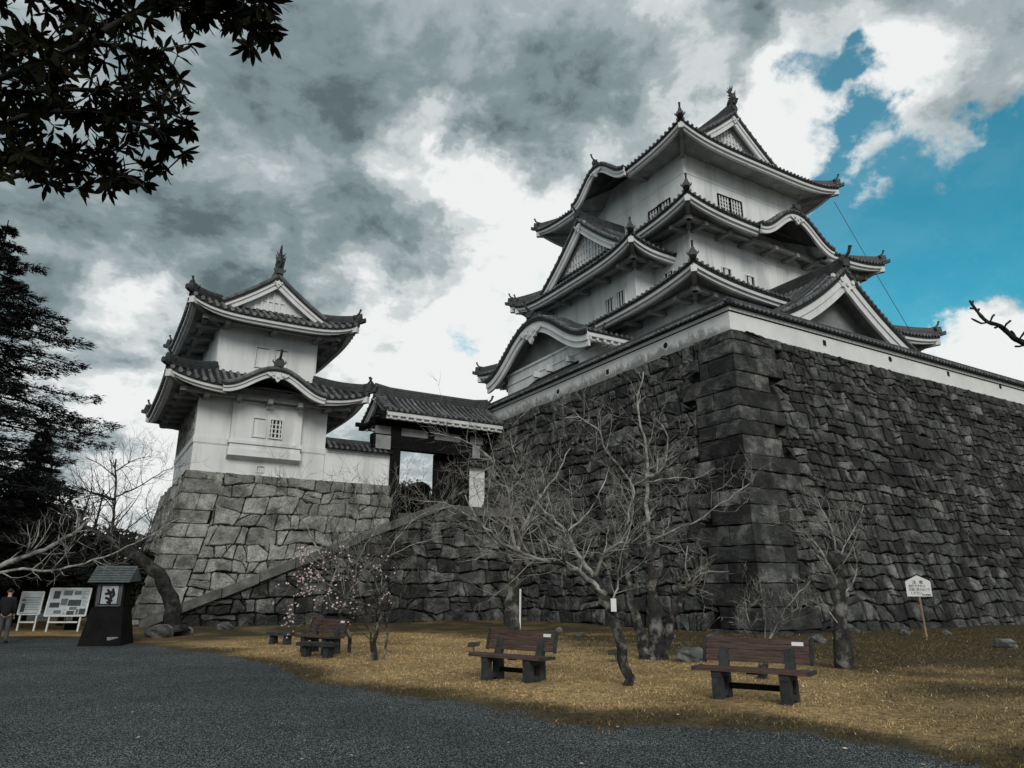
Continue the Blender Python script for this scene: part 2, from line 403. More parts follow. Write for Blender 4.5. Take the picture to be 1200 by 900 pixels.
def rib(T, pts, r, side):
    """one row of round tiles along pts: half tube, with a round end disc at its first point"""
    prof = [(-r, -.03), (-r * .8, r * .72), (0, r * 1.15), (r * .8, r * .72), (r, -.03)]
    vs, fs = [], []
    for p in pts:
        for a, b in prof: vs.append((p[0] + side[0] * a, p[1] + side[1] * a, p[2] + b))
    n = 5
    for i in range(len(pts) - 1):
        for k in range(n - 1): fs.append((i * n + k, (i + 1) * n + k, (i + 1) * n + k + 1, i * n + k + 1))
    T.add(vs, fs, 1)

def disc(T, p, d, side, r, th=0.06):
    p = Vector(p); d = Vector(d); sx = Vector(side); n = 8
    vs = []
    for t in (0, th):
        for k in range(n):
            a = 2 * math.pi * k / n
            vs.append(p + d * t + sx * (r * math.cos(a)) + UP * (r * math.sin(a)))
    T.add(vs, [tuple(range(n, 2 * n)), tuple(range(n - 1, -1, -1))] + [(k, (k + 1) % n, n + (k + 1) % n, n + k) for k in range(n)], 1)

def skirt(roof, rect, D, ze, f, lh=0.4, o=2.0, spacing=0.38, rr=0.085, gaps=None, sides=('front', 'right', 'back', 'left'), brackets=True,
          th=(0.20, 0.19, 0.17), hips=True, tipsize=1.0, soffit_rise=0.25, ridge=(0.34, 0.42), beam_step=2.1):
    T, E, H = roof.T, roof.E, roof.H
    gaps = gaps or {}
    def lift(x, d, L):
        hx = max(L / 2 - d, .01)
        q = min(1.0, abs(x - L / 2) / hx)
        return lh * 1.65 * q ** 4.2 * max(0.0, 1 - d / (D + .5)) ** 1.3
    for sd_ in sides:
        E0, dx, dn, L = SIDE[sd_](rect)
        def P(x, d, dz=0.0): return (E0[0] + dx[0] * x + dn[0] * d, E0[1] + dx[1] * x + dn[1] * d, ze + f(d) + lift(x, d, L) + dz)
        n = max(2, int(round(L / spacing))); xs = [L * i / n for i in range(n + 1)]
        gp = [g[:2] for g in gaps.get(sd_, [])]
        nt = 8
        rows = []
        for x in xs:
            dm = max(0.02, min(D, x, L - x))
            rows.append([P(x, dm * t / nt) for t in range(nt + 1)])
        T.grid(rows)
        for i in range(n):
            x = (xs[i] + xs[i + 1]) / 2
            start = -0.05; dm = min(D, x, L - x)
            for g in gaps.get(sd_, []):
                if g[0] < x < g[1]:
                    start = 99 if len(g) < 3 else next((q * .1 for q in range(60) if f(q * .1) > g[2](x - (g[0] + g[1]) / 2) + .05), 99)
            if dm - start < .15: continue
            rib(T, [P(x, start + (dm - start) * t / nt, .0) for t in range(nt + 1)], rr, dx)
            if start > 0: continue
            p = P(x, -.05); disc(T, (p[0], p[1], p[2] + .02), (-dn[0], -dn[1], 0), (dx[0], dx[1], 0), rr * 1.2)
        # eave: tile edge, two plaster bands, soffit
        ns = max(12, int(L / 0.5))
        def band(d, dz, s, lf=1.0):
            x = d + (L - 2 * d) * s
            xe = s * L
            return (E0[0] + dx[0] * x + dn[0] * d, E0[1] + dx[1] * x + dn[1] * d, ze + lift(xe, 0, L) * lf + dz)
        a0, a1, a2 = th
        prof_t = [(0.0, 0.0, 1), (-.03, 0.0, 1), (-.03, -a0, 1), (0.05, -a0, 1)]
        prof_e = [(0.02, -a0 + .004, 1), (.04, -a0 - a1, 1), (.17, -a0 - a1, 1), (.19, -a0 - a1 - a2, 1), (.40, -a0 - a1 - a2, 1)]
        bz = -a0 - a1 - a2 + .10
        for q in (0.0, .33, .66, 1.0):
            prof_e.append((.40 + (o + .05 - .40) * q, bz + soffit_rise * q, (1 - q) ** 1.2))
        SS = [k / ns for k in range(ns + 1)]
        segs = [[]]
        for s_ in SS:
            if any(a < s_ * L < b for a, b in gp):
                if segs[-1]: segs.append([])
            else: segs[-1].append(s_)
        cuts = sorted(v / L for g in gp for v in g)
        segs2 = []
        lo = 0.0
        for g in sorted(gp):
            segs2.append((lo, g[0] / L)); lo = g[1] / L
        segs2.append((lo, 1.0))
        for lo, hi in segs2:
            if hi - lo < 1e-3: continue
            k = max(3, int((hi - lo) * ns)); ss = [lo + (hi - lo) * j / k for j in range(k + 1)]
            T.grid([[band(d, dz, s_, lf) for d, dz, lf in prof_t] for s_ in ss])
            E.grid([[band(d, dz, s_, lf) for d, dz, lf in prof_e[:5]] for s_ in ss])
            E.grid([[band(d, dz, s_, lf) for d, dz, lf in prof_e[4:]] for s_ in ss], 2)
        if brackets:
            zb = ze + bz + soffit_rise * .55 - .08
            dd = o * .52
            xa, xb = o - .4, L - o + .4
            def Q(x, d, z): return (E0[0] + dx[0] * x + dn[0] * d, E0[1] + dx[1] * x + dn[1] * d, z)
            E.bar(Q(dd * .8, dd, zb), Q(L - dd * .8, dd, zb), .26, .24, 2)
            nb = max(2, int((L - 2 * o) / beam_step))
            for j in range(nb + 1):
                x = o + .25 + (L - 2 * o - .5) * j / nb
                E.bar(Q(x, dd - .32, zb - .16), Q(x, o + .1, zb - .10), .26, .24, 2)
    # diagonal corner beams and hip ridges
    cs = [((rect[0], rect[1]), (1, 1)), ((rect[2], rect[1]), (-1, 1)), ((rect[2], rect[3]), (-1, -1)), ((rect[0], rect[3]), (1, -1))]
    for (cx, cy), (ax, ay) in cs:
        if hips:
            pts = []
            for j in range(9):
                d = -.12 + (D + .12) * j / 8
                pts.append((cx + ax * d, cy + ay * d, ze + f(max(d, 0)) + lh * 1.65 * max(0, 1 - max(d, 0) / (D + .5)) ** 1.3 + (.10 if d < 0 else 0) + .06 * max(0, 1 - d / 1.2)))
            w, h = ridge
            sv = Vector((-ay, ax)).normalized()
            H.sweep(pts, [(-w / 2, -.08), (w / 2, -.08), (w / 2 * 1.05, h * .45), (w / 2 * .75, h * .5), (w / 2 * .6, h * .9), (0, h * 1.1), (-w / 2 * .6, h * .9), (-w / 2 * .75, h * .5), (-w / 2 * 1.05, h * .45)], sv)
            # lower stub of the ridge reaching out over the corner
            pts2 = [(cx + ax * d, cy + ay * d, ze + lh * 1.65 + .02 + u) for d, u in ((-.30, .12), (-.1, .04), (.35, -.02))]
            H.sweep(pts2, [(-.12, -.1), (.12, -.1), (.12, .10), (0, .17), (-.12, .10)], sv)
            d0 = .42
            p0 = (cx + ax * d0 * .4, cy + ay * d0 * .4, pts[1][2] + .18)
            finial(roof, p0, (-ax, -ay), .82 * tipsize)
        z0 = ze - sum(th) + .02
        E.bar((cx + ax * .12, cy + ay * .12, z0 + lh * 1.65 - .02), (cx + ax * o, cy + ay * o, z0 + soffit_rise * .6), .24, .30, 2)
        E.box((cx + ax * .14, cy + ay * .14, z0 + lh * 1.65 + .02), (.32, .32, .36), rz=math.atan2(ay, ax))

def offset_curve(pts, o):
    """2D polyline (y,z) moved by o along its downward normal"""
    out = []
    for i, p in enumerate(pts):
        a, b = pts[max(i - 1, 0)], pts[min(i + 1, len(pts) - 1)]
        t = Vector((b[0] - a[0], b[1] - a[1])).normalized()
        out.append((p[0] + t.y * o, p[1] - t.x * o))
    return out

def profile_roof(roof, c, nd, n0, n1, hw, h, z0, spacing=.38, rr=.085, board=(.16, .42), verge=True, m=40, back_verge=False, ridge_h=.5, ridge_w=.4,
                 ridge_back=None, wall=None, gegyo=1.0, eave_side=True, under=True, fin=1.0, ridge=True, bw2=.30, teeth=True, lip=.0, rafters=False):
    """roof whose cross-section is z = z0 + h(y), |y| <= hw, extruded along nd from n0 (front verge) to n1"""
    T, E, H = roof.T, roof.E, roof.H
    nd = Vector((nd[0], nd[1], 0)); yd = Vector((-nd.y, nd.x, 0)); c = Vector((c[0], c[1], 0))
    def P(y, n, z): return c + nd * n + yd * y + UP * z
    ys = [-hw + 2 * hw * i / m for i in range(m + 1)]
    prof = [(y, z0 + h(y)) for y in ys]
    k = max(2, int(round((n1 - n0) / spacing))); nsn = [n0 + (n1 - n0) * i / k for i in range(k + 1)]
    T.grid([[P(y, n, z) for y, z in prof] for n in nsn])
    for i in range(k):
        n = (nsn[i] + nsn[i + 1]) / 2
        half = m // 2
        for seq in (list(range(0, half + 1)), list(range(m, half - 1, -1))):
            pts = [P(prof[j][0], n, prof[j][1]) for j in seq]
            T_side = nd
            # rib section leans with the slope
            vs, fs = [], []
            for jj, j in enumerate(seq):
                a, b = prof[max(j - 1, 0)], prof[min(j + 1, m)]
                t = Vector((b[0] - a[0], b[1] - a[1])).normalized(); nrm = Vector((-t.y, t.x))
                for aa, bb in ((-rr, -.03), (-rr * .8, rr * .72), (0, rr * 1.15), (rr * .8, rr * .72), (rr, -.03)):
                    vs.append(P(prof[j][0] + nrm.x * bb, n + aa, prof[j][1] + nrm.y * bb))
            q = 5
            for i2 in range(len(seq) - 1):
                for kk in range(q - 1): fs.append((i2 * q + kk, (i2 + 1) * q + kk, (i2 + 1) * q + kk + 1, i2 * q + kk + 1))
            T.add(vs, fs, 1)
            if eave_side:
                y0 = prof[seq[0]][0]
                disc(T, P(y0, n, prof[seq[0]][1] + .02), yd * (1 if y0 > 0 else -1), nd, rr * 1.2)
    if eave_side:
        for sgn in (-1, 1):
            y0, ze = sgn * hw, z0 + h(hw)
            for (d0, d1, za, zb, MBx) in ((-.03, .05, -.12, 0, T), (.03, .22, -.36, -.12, E), (.2, .42, -.54, -.30, E)):
                ya, yb = y0 - sgn * d0, y0 - sgn * d1
                lo, hi = min(ya, yb), max(ya, yb)
                vs = [P(y, n, z) for n in (n0 + .06, n1) for y, z in ((lo, ze + za), (hi, ze + za), (hi, ze + zb), (lo, ze + zb))]
                MBx.add(vs, [(3, 2, 1, 0), (4, 5, 6, 7), (0, 1, 5, 4), (1, 2, 6, 5), (2, 3, 7, 6), (3, 0, 4, 7)])
            if rafters:
                nn = n0 + .3
                while nn < n1 - .2:
                    E.bar(P(y0 - sgn * .06, nn, ze - .46), P(y0 - sgn * 1.1, nn, ze - .30), .16, .16); nn += .52
    if under:
        low = offset_curve(prof, .34)
        low = [(max(-hw + .05, min(hw - .05, y)), z) for y, z in low]
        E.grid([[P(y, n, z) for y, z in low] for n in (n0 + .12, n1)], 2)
    ends = [(n0, 1)] + ([(n1, -1)] if back_verge else [])
    for ne, sg in ends:
        if not verge: break
        # verge row of tiles with teeth along the outline
        pr = [P(y, ne + sg * .02, z + .03) for y, z in prof]
        T.tube(pr, rr * 1.25, 6, 1)
        if teeth:
            acc = 0.0
            for j in range(1, m + 1):
                a, b = prof[j - 1], prof[j]; acc += math.hypot(b[0] - a[0], b[1] - a[1])
                if acc > spacing * .9:
                    acc = 0
                    T.tube([P(b[0], ne - sg * .10, b[1] + .03), P(b[0], ne + sg * .5, b[1] + .09)], rr * 1.05, 6, 1)
        # barge boards in two steps
        o1, o2 = board
        for (oa, ob_, t0, t1) in ((.05, o2, .02, .16), (o2 * .98, o2 + bw2, .10, .26), (.05, .05 + o1, -.05, .03)):
            tiley = (oa, ob_) == (.05, .05 + o1)
            ca, cb = offset_curve(prof, oa), offset_curve(prof, ob_)
            rows = []
            for (ya, za), (yb, zb) in zip(ca, cb):
                ya = max(-hw, min(hw, ya)); yb = max(-hw, min(hw, yb))
                rows.append([P(ya, ne + sg * t1, za), P(ya, ne + sg * t0, za), P(yb, ne + sg * t0, zb), P(yb, ne + sg * t1, zb), P(ya, ne + sg * t1, za)])
            (T if tiley else E).grid(rows)
            for r_ in (rows[0], rows[-1]): (T if tiley else E).add(r_[:4], [(0, 1, 2, 3)])
        if gegyo:
            g = gegyo; zt = z0 + h(0) - o2 - bw2 * .3
            shp = [(0, .15), (.16, .10), (.22, -.05), (.5, .0), (.82, .12), (.86, -.02), (.62, -.18), (.44, -.22), (.34, -.34), (.2, -.34), (.12, -.5), (0, -.62)]
            shp = shp + [(-a, b) for a, b in reversed(shp[1:-1])]
            E.prism([(a * g, b * g) for a, b in shp], lambda a, b, t: P(a, ne + sg * t, zt + b), -.02, .13)
            for aa in (-.34, 0, .34):
                pc = P(aa * g, ne - sg * .04, zt - (.06 if aa else .2) * g)
                disc(E, pc, nd * -sg, yd, .10 * g, .06)
    if ridge:
        nb = n1 if ridge_back is None else ridge_back
        z = z0 + h(0)
        w, hh = ridge_w, ridge_h
        pts = []
        for j in range(9):
            t = j / 8; n = n0 - .05 + (nb - n0 + .05) * t
            up = .16 * max(0, 1 - (n - n0) / 1.4) ** 2
            if back_verge: up += .16 * max(0, 1 - (nb - n) / 1.4) ** 2
            pts.append(tuple(P(0, n, z + up)))
        H.sweep(pts, [(-w / 2, -.25), (w / 2, -.25), (w / 2 * 1.08, .05), (w / 2, hh * .3), (w / 2 * 1.06, hh * .36), (w / 2 * .9, hh * .66), (w / 2 * .95, hh * .72), (w / 2 * .5, hh), (0, hh * 1.15),
                      (-w / 2 * .5, hh), (-w / 2 * .95, hh * .72), (-w / 2 * .9, hh * .66), (-w / 2 * 1.06, hh * .36), (-w / 2, hh * .3), (-w / 2 * 1.08, .05)], yd)
        if fin:
            finial(roof, P(0, n0 - .02, z + .22), -nd, fin)
            if back_verge: finial(roof, P(0, n1 + .02, z + .22), nd, fin)
    if wall:
        rec, zb, lattice = wall
        for ne, sg in ends:
            n = ne + sg * rec; Wm = MB(roof.k); roof.walls.append(Wm)
            low = [(y, z) for y, z in offset_curve(prof, .38) if z > zb]
            if len(low) > 2:
                poly = [(low[0][0], zb)] + low + [(low[-1][0], zb)]
                vs = [P(y, n, z) for y, z in poly]
                Wm.add(vs, [tuple(range(len(vs)))] if sg > 0 else [tuple(reversed(range(len(vs))))], 1 if lattice else 0)
                if lattice:
                    zt = z0 + h(0) - .4
                    y = -hw
                    while y < hw:
                        j = min(m, max(0, int((y + hw) / (2 * hw) * m))); zz = prof[j][1] - 1.0
                        if zz > zb + .15:
                            Wm.bb2(P, y - .06, y + .06, n - sg * .09, n, zb, zz, 1)
                        y += .34
                    zz = zb + .12
                    while zz < zt - .9:
                        lim = [yy for yy, zc in prof if zc - 1.0 > zz]
                        if lim: Wm.bb2(P, lim[0], lim[-1], n - sg * .07, n, zz - .06, zz + .06, 1)
                        zz += .55
    return P

def _bb2(s, P, y0, y1, n0, n1, z0, z1, mi=0):
    lo, hi = min(n0, n1), max(n0, n1)
    vs = [P(y, n, z) for z in (z0, z1) for n, y in ((lo, y0), (lo, y1), (hi, y1), (hi, y0))]
    s.add(vs, [(3, 2, 1, 0), (4, 5, 6, 7), (0, 1, 5, 4), (1, 2, 6, 5), (2, 3, 7, 6), (3, 0, 4, 7)], mi)
MB.bb2 = _bb2

def kara(hw, kh):
    def h(y):
        s = min(1.0, abs(y) / hw)
        return kh * (.5 * (1 + math.cos(math.pi * s ** 1.08)))
    return h

def slope(rise, W, c=.28):
    def f(d):
        q = d / W
        return rise * ((1 - c) * q + c * q * q)
    return f

def gable_h(f, W):
    return lambda y: f(max(0.0, W - abs(y)))

def shachi(roof, p, d, size=1.0):
    """ridge-end fish, head down on the ridge, tail in the air; d = outward direction"""
    m = MB(roof.k); p = Vector(p); d = Vector((d[0], d[1], 0)).normalized(); sx = Vector((-d.y, d.x, 0)); s = size
    def q(a, b): return p + d * (a * s) + UP * (b * s)
    body = [q(-.25, .0), q(.0, .12), q(.16, .34), q(.12, .62), q(-.02, .85), q(-.04, 1.02)]
    m.tube(body, [.16 * s, .26 * s, .25 * s, .18 * s, .11 * s, .07 * s], 8)
    m.tube([q(.05, .05), q(.32, .0), q(.42, .1)], [.2 * s, .15 * s, .06 * s], 7)
    for a in (-.75, -.35, 0.05, .45, .8):
        e = body[-2]
        m.tube([e, e + (d * math.sin(a) * .22 + UP * math.cos(a) * .3) * s, e + (d * math.sin(a) * .42 + UP * (math.cos(a) * .62)) * s], [.06 * s, .055 * s, .012 * s], 5)
    for b, l in ((.25, .28), (.45, .3), (.65, .24)):
        for sg in (-1, 1):
            e = q(.14, b)
            m.tube([e, e + sx * sg * l * s * .7 + UP * .12 * s, e + sx * sg * l * s + UP * .3 * s], [.09 * s, .06 * s, .015 * s], 5)
        m.tube([q(.3, b), q(.46, b + .14)], [.06 * s, .015 * s], 5)
        m.tube([q(-.05, b + .05), q(-.26, b + .22)], [.06 * s, .015 * s], 5)
    roof.fin.append(m)

# ------------------------------------------------------------------ walls and windows in a frame of their own
def wall_box(root, name, rect, z0, z1, k=1.0, m='plaster', ledges=(), label=None):
    mb = MB(k)
    mb.bb((rect[0], rect[1], z0), (rect[2], rect[3], z1))
    for z, h, p in ledges: mb.bb((rect[0] - p, rect[1] - p, z), (rect[2] + p, rect[3] + p, z + h))
    return ob(name, mb, m, root, label=label)

def window(root, face, pos, x, z, w, h, k=1.0, bars=4, rows=0, frame=.07, shut=False, name='window', deep=.05, label=None, fm_='plaster_trim'):
    """face 'v' = wall at v=pos seen from -v (x is u); face 'u' = wall at u=pos seen from -u (x is v)"""
    def box(mb, x0, x1, z0, z1, p0, p1):
        if face == 'v': mb.bb((x0, pos - p1, z0), (x1, pos - p0, z1))
        else: mb.bb((pos - p1, x0, z0), (pos - p0, x1, z1))
    pane = MB(k); box(pane, x - w / 2, x + w / 2, z - h / 2, z + h / 2, .0, .012)
    o = ob(name, pane, 'plaster' if shut else 'black_void', root, label=label)
    fr = MB(k)
    for a in ((x - w / 2 - frame, x - w / 2, z - h / 2 - frame, z + h / 2 + frame), (x + w / 2, x + w / 2 + frame, z - h / 2 - frame, z + h / 2 + frame),
              (x - w / 2, x + w / 2, z + h / 2, z + h / 2 + frame), (x - w / 2, x + w / 2, z - h / 2 - frame, z - h / 2)):
        box(fr, *a, .002, deep + .05)
    ob('window_frame', fr, fm_, o)
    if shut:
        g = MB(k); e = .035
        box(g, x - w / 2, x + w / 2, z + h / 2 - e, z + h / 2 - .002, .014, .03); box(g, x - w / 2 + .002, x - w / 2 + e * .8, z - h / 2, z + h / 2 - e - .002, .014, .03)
        ob('shadow_strip', g, 'dark_wood', o)  # dark strips stand in for the recess shadow along top and left edge
    if bars and not shut:
        lt = MB(k)
        for i in range(bars):
            xx = x - w / 2 + w * (i + .5) / bars
            box(lt, xx - w * .13 / bars * 1.6, xx + w * .13 / bars * 1.6, z - h / 2, z + h / 2, .014, .05)
        for j in range(rows):
            zz = z - h / 2 + h * (j + 1) / (rows + 1)
            box(lt, x - w / 2, x + w / 2, zz - .03, zz + .03, .016, .045)
        ob('window_lattice', lt, 'sign_frame', o)
    return o

# ================================================================== SETTING: stone ramparts
def insf(D, H):
    return lambda h: D * (1 - (1 - max(h, -1) / H) ** 1.22) if h < H else D
def stone_courses(L, H, cw, ch, seed, h0=-.5, wild=1.0, shear=0.0):
    """coursed rubble: wavy beds, slanting joints, some stones split or with a corner cut off; polygons in (s,h)"""
    rnd = random.Random(seed); hs = [h0]
    while hs[-1] < H: hs.append(hs[-1] + ch * rnd.uniform(.78, 1.25))
    hs[-1] = H
    if H - hs[-2] < ch * .4: hs.pop(-2)
    n = len(hs) - 1; off = rnd.uniform(0, 100)
    jump = {}
    def bed(k, x):
        if k == 0 or k == n: return hs[k]
        q = noise.noise(Vector((x * .55 / cw, k * 7.3, off))) * .30 + noise.noise(Vector((x * 1.5 / cw, k * 3.1, off + 9))) * .22
        return hs[k] + ch * wild * q
    cells = []
    for k in range(n):
        x = -cw * rnd.random() - shear * 1.0; sl = rnd.gauss(0, .10) * wild
        while x < L + cw:
            w = cw * rnd.choice((.45, .6, .8, .95, 1.1, 1.25, 1.6)); x2 = x + w; sl2 = rnd.gauss(0, .12) * wild
            m = (hs[k] + hs[k + 1]) / 2
            def jx(xc, slope, h): return xc + (slope - shear) * (h - m)
            def edge(kk, frac):      # point on bed kk between the two joints
                xa, xb = jx(x, sl, hs[kk]), jx(x2, sl2, hs[kk]); xx = xa + (xb - xa) * frac; return (xx, bed(kk, xx))
            bl, bm_, br = edge(k, 0), edge(k, .5), edge(k, 1); tl_, tm_, tr_ = edge(k + 1, 0), edge(k + 1, .5), edge(k + 1, 1)
            P = [bl, bm_, br, tr_, tm_, tl_]; r = rnd.random()
            def lerp(p, q, t): return (p[0] + (q[0] - p[0]) * t, p[1] + (q[1] - p[1]) * t)
            if r < .17 and w > cw * .7:      # two flat stones on top of each other
                ta, tb = rnd.uniform(.35, .65), rnd.uniform(.35, .65); ml, mr_ = lerp(bl, tl_, ta), lerp(br, tr_, tb)
                cells += [[bl, bm_, br, mr_, lerp(ml, mr_, .5), ml], [ml, lerp(ml, mr_, .5), mr_, tr_, tm_, tl_]]
            elif r < .44 and w > cw * .55:   # wedge in a top corner
                if rnd.random() < .5:
                    a_, b_ = lerp(tl_, tr_, rnd.uniform(.3, .5)), lerp(tl_, bl, rnd.uniform(.35, .7)); cells += [[bl, bm_, br, tr_, a_, b_], [b_, a_, tl_]]
                else:
                    a_, b_ = lerp(tr_, tl_, rnd.uniform(.3, .5)), lerp(tr_, br, rnd.uniform(.35, .7)); cells += [[bl, bm_, br, b_, a_, tl_], [b_, tr_, a_]]
            else: cells.append(P)
            x, sl = x2, sl2
    out = []
    for c in cells:
        c = [(min(max(a, 0), L), min(max(b, h0), H)) for a, b in c]
        q = [c[0]]
        for p in c[1:]:
            if math.hypot(p[0] - q[-1][0], p[1] - q[-1][1]) > .03: q.append(p)
        ar = sum(q[i][0] * q[(i + 1) % len(q)][1] - q[(i + 1) % len(q)][0] * q[i][1] for i in range(len(q))) / 2
        if len(q) >= 3 and ar > .015: out.append(q)
    return out

def lay_stone(mb, poly, pos, rnd, gap=.03, bulge=.10, back=.2, rough=.016, tilt=.05, mi=0, chamfer=.09):
    n = len(poly)
    cx = sum(p[0] for p in poly) / n; cy = sum(p[1] for p in poly) / n
    # drop slivers, cut the corners, break the edges
    pts = []
    for i in range(n):
        a, b = poly[i], poly[(i + 1) % n]
        l = math.hypot(b[0] - a[0], b[1] - a[1])
        if l < .06: continue
        for t in ((chamfer, .5, 1 - chamfer) if l > .3 else ((chamfer + .05, .95 - chamfer) if l > .14 else (.5,))):
            pts.append((a[0] + (b[0] - a[0]) * t + rnd.gauss(0, .012), a[1] + (b[1] - a[1]) * t + rnd.gauss(0, .012)))
    n = len(pts)
    if n < 3: return
    size = max(.12, sum(math.hypot(p[0] - cx, p[1] - cy) for p in pts) / n)
    def ins(p, g):
        l = math.hypot(p[0] - cx, p[1] - cy)
        q = max(0.0, 1 - g / max(l, .05)); return (cx + (p[0] - cx) * q, cy + (p[1] - cy) * q)
    tx, ty = rnd.gauss(0, tilt), rnd.gauss(0, tilt)
    base = rnd.gauss(0, rough * 1.6)
    vs = []
    g2 = gap * rnd.uniform(.7, 1.6)
    for ring, (g, d) in enumerate(((g2 * .6, -back), (g2, -.015), (g2 + size * .07, bulge * .8), (g2 + size * .45, bulge))):
        for p in pts:
            q = ins(p, g)
            dd = d + (0 if ring == 0 else base + tx * (q[0] - cx) + ty * (q[1] - cy) + rnd.gauss(0, rough))
            vs.append(pos(q[0], q[1], dd))
    vs.append(pos(cx, cy, bulge + base + rnd.gauss(0, rough)))
    fs = []
    for r_ in range(3):
        for k in range(n): fs.append((r_ * n + k, r_ * n + (k + 1) % n, (r_ + 1) * n + (k + 1) % n, (r_ + 1) * n + k))
    for k in range(n): fs.append((3 * n + k, 3 * n + (k + 1) % n, 4 * n))
    mb.add(vs, fs, mi)

def stone_face(parent, L, H, pos, seed, m, cw, ch, bulge=.10, skip=None, gap=.03, name='stone_face', wild=1.0, rough=.016, trim=None, shear=0.0, gapx=.0, edge=None, tilt=.05):
    rnd = random.Random(seed + 99)
    mb = MB()
    for poly in stone_courses(L, H, cw, ch, seed, wild=wild, shear=shear):
        cx = sum(p[0] for p in poly) / len(poly); cy = sum(p[1] for p in poly) / len(poly)
        if edge:
            q = [(max(a, edge(b) + .02), b) for a, b in poly]
            if max(a for a, b in q) - min(a for a, b in q) < .12 or sum(1 for a, b in poly if a > edge(b) + .02) < 2: continue
            poly = q; cx = sum(p[0] for p in poly) / len(poly)
        elif skip and skip(cx, cy): continue
        hw2 = max(abs(a - cx) for a, b in poly); q = max(.5, 1 - gapx / max(hw2, .1)); poly = [(cx + (a - cx) * q, b) for a, b in poly]
        if trim:
            poly = [(a, min(b, trim(a))) for a, b in poly]
            if max(b for a, b in poly) - min(b for a, b in poly) < .12: continue
        lay_stone(mb, poly, pos, rnd, gap, bulge, rough=rough, tilt=tilt)
    o = ob(name, mb, m, parent)
    bk = MB(); nx, nh = max(2, int(L / 1.5)), 10
    rows = []
    for i in range(nx + 1):
        top = (trim(L * i / nx) if trim else H) - .02
        rows.append([pos(L * i / nx, -.5 + (top + .5) * j / nh, -.17) for j in range(nh + 1)])
    bk.grid(rows)
    ob('joint_fill', bk, 'joint_earth', o)
    return o

def quoin_plan(H, seed, course, total, short, jit=.24):
    """rows of the corner bond: (height, course, total length and first block's length on either face)"""
    rnd = random.Random(seed); h = -.45; k = 0; out = []
    while h < H - .05:
        ch = min(course * rnd.uniform(.85, 1.15), H - h)
        if H - h - ch < .3: ch = H - h
        t = [total * rnd.uniform(1 - jit, 1 + jit) for _ in (0, 1)]; f_ = [t[0] if k % 2 else short * rnd.uniform(.85, 1.2), short * rnd.uniform(.85, 1.2) if k % 2 else t[1]]
        out.append((h, ch, t[0], t[1], f_[0], f_[1])); h += ch; k += 1
    return out
def quoin_skip(plan, side, s, h):
    return False
def quoin_len(plan, side, h):
    for hh, ch, la, lb, fa, fb in plan:
        if hh - .02 <= h < hh + ch - .02: return lb if side else la
    return 0.0
def corner_stones(parent, plan, posA, posB, seed, m):
    """big squared quoins, long side and short side by turns on either face"""
    rnd = random.Random(seed); mb = MB()
    for h, ch, la, lb, fa, fb in plan:
        for pos, l, f_ in ((posA, la, fa), (posB, lb, fb)):
            for s0, s1 in ([(0, f_), (f_, l)] if f_ < l - .5 else [(0, l)]):
                first = s0 == 0; e = .014; nx = max(3, int((s1 - s0) / .35)); base = rnd.gauss(0, .014)
                x0 = 0 if first else s0 + .016; x1 = s1 - .012
                low = [(x0 + (x1 - x0) * i / nx, h + e + (rnd.gauss(0, .014) if i else 0)) for i in range(nx + 1)]
                top = [(x0 + (x1 - x0) * i / nx, h + ch - e + (rnd.gauss(0, .014) if i else 0)) for i in range(nx, -1, -1)]
                if first: low[0] = (-.02, low[0][1]); top[-1] = (-.02, top[-1][1])
                poly = low + [(x1 + rnd.uniform(-.04, .03), h + ch * .5)] + top
                n = len(poly); cx, cy = (x0 + x1) / 2, h + ch / 2; vs = []
                for g, d in ((0, -.25), (0, .0), (.07, .035), (.5, .05)):
                    for a, b in poly:
                        edge_ = first and a < .01
                        vs.append(pos(a if edge_ else a - (a - cx) * g * .4, b - (b - cy) * g * .8, d + (0 if edge_ or d < 0 else base + (rnd.gauss(0, .014) if g > .04 else 0))))
                vs.append(pos(cx, cy, .05 + base))
                fs = []
                for r_ in range(3):
                    for q in range(n): fs.append((r_ * n + q, r_ * n + (q + 1) % n, (r_ + 1) * n + (q + 1) % n, (r_ + 1) * n + q))
                for q in range(n): fs.append((3 * n + q, 3 * n + (q + 1) % n, 4 * n))
                mb.add(vs, fs)
    return ob('quoins', mb, m, parent)
QM = quoin_plan(12.6, 5, .74, 2.6, 1.3)
QT = quoin_plan(7.84, 6, .80, 1.75, .85, .06)

# main rampart: its lower outer corner, height and batter
RC = Vector((8.73, 26.0, 0)); RH = 12.6; RB = 2.2
rin = insf(RB, RH)
OTOP = RC + (A + B) * RB + UP * RH
def posR(s, h, d): return RC + A * (rin(h) + s) + B * (rin(h) - d) + UP * (h + d * .2)
def posL(s, h, d): return RC + B * (rin(h) + s) + A * (rin(h) - d) + UP * (h + d * .2)
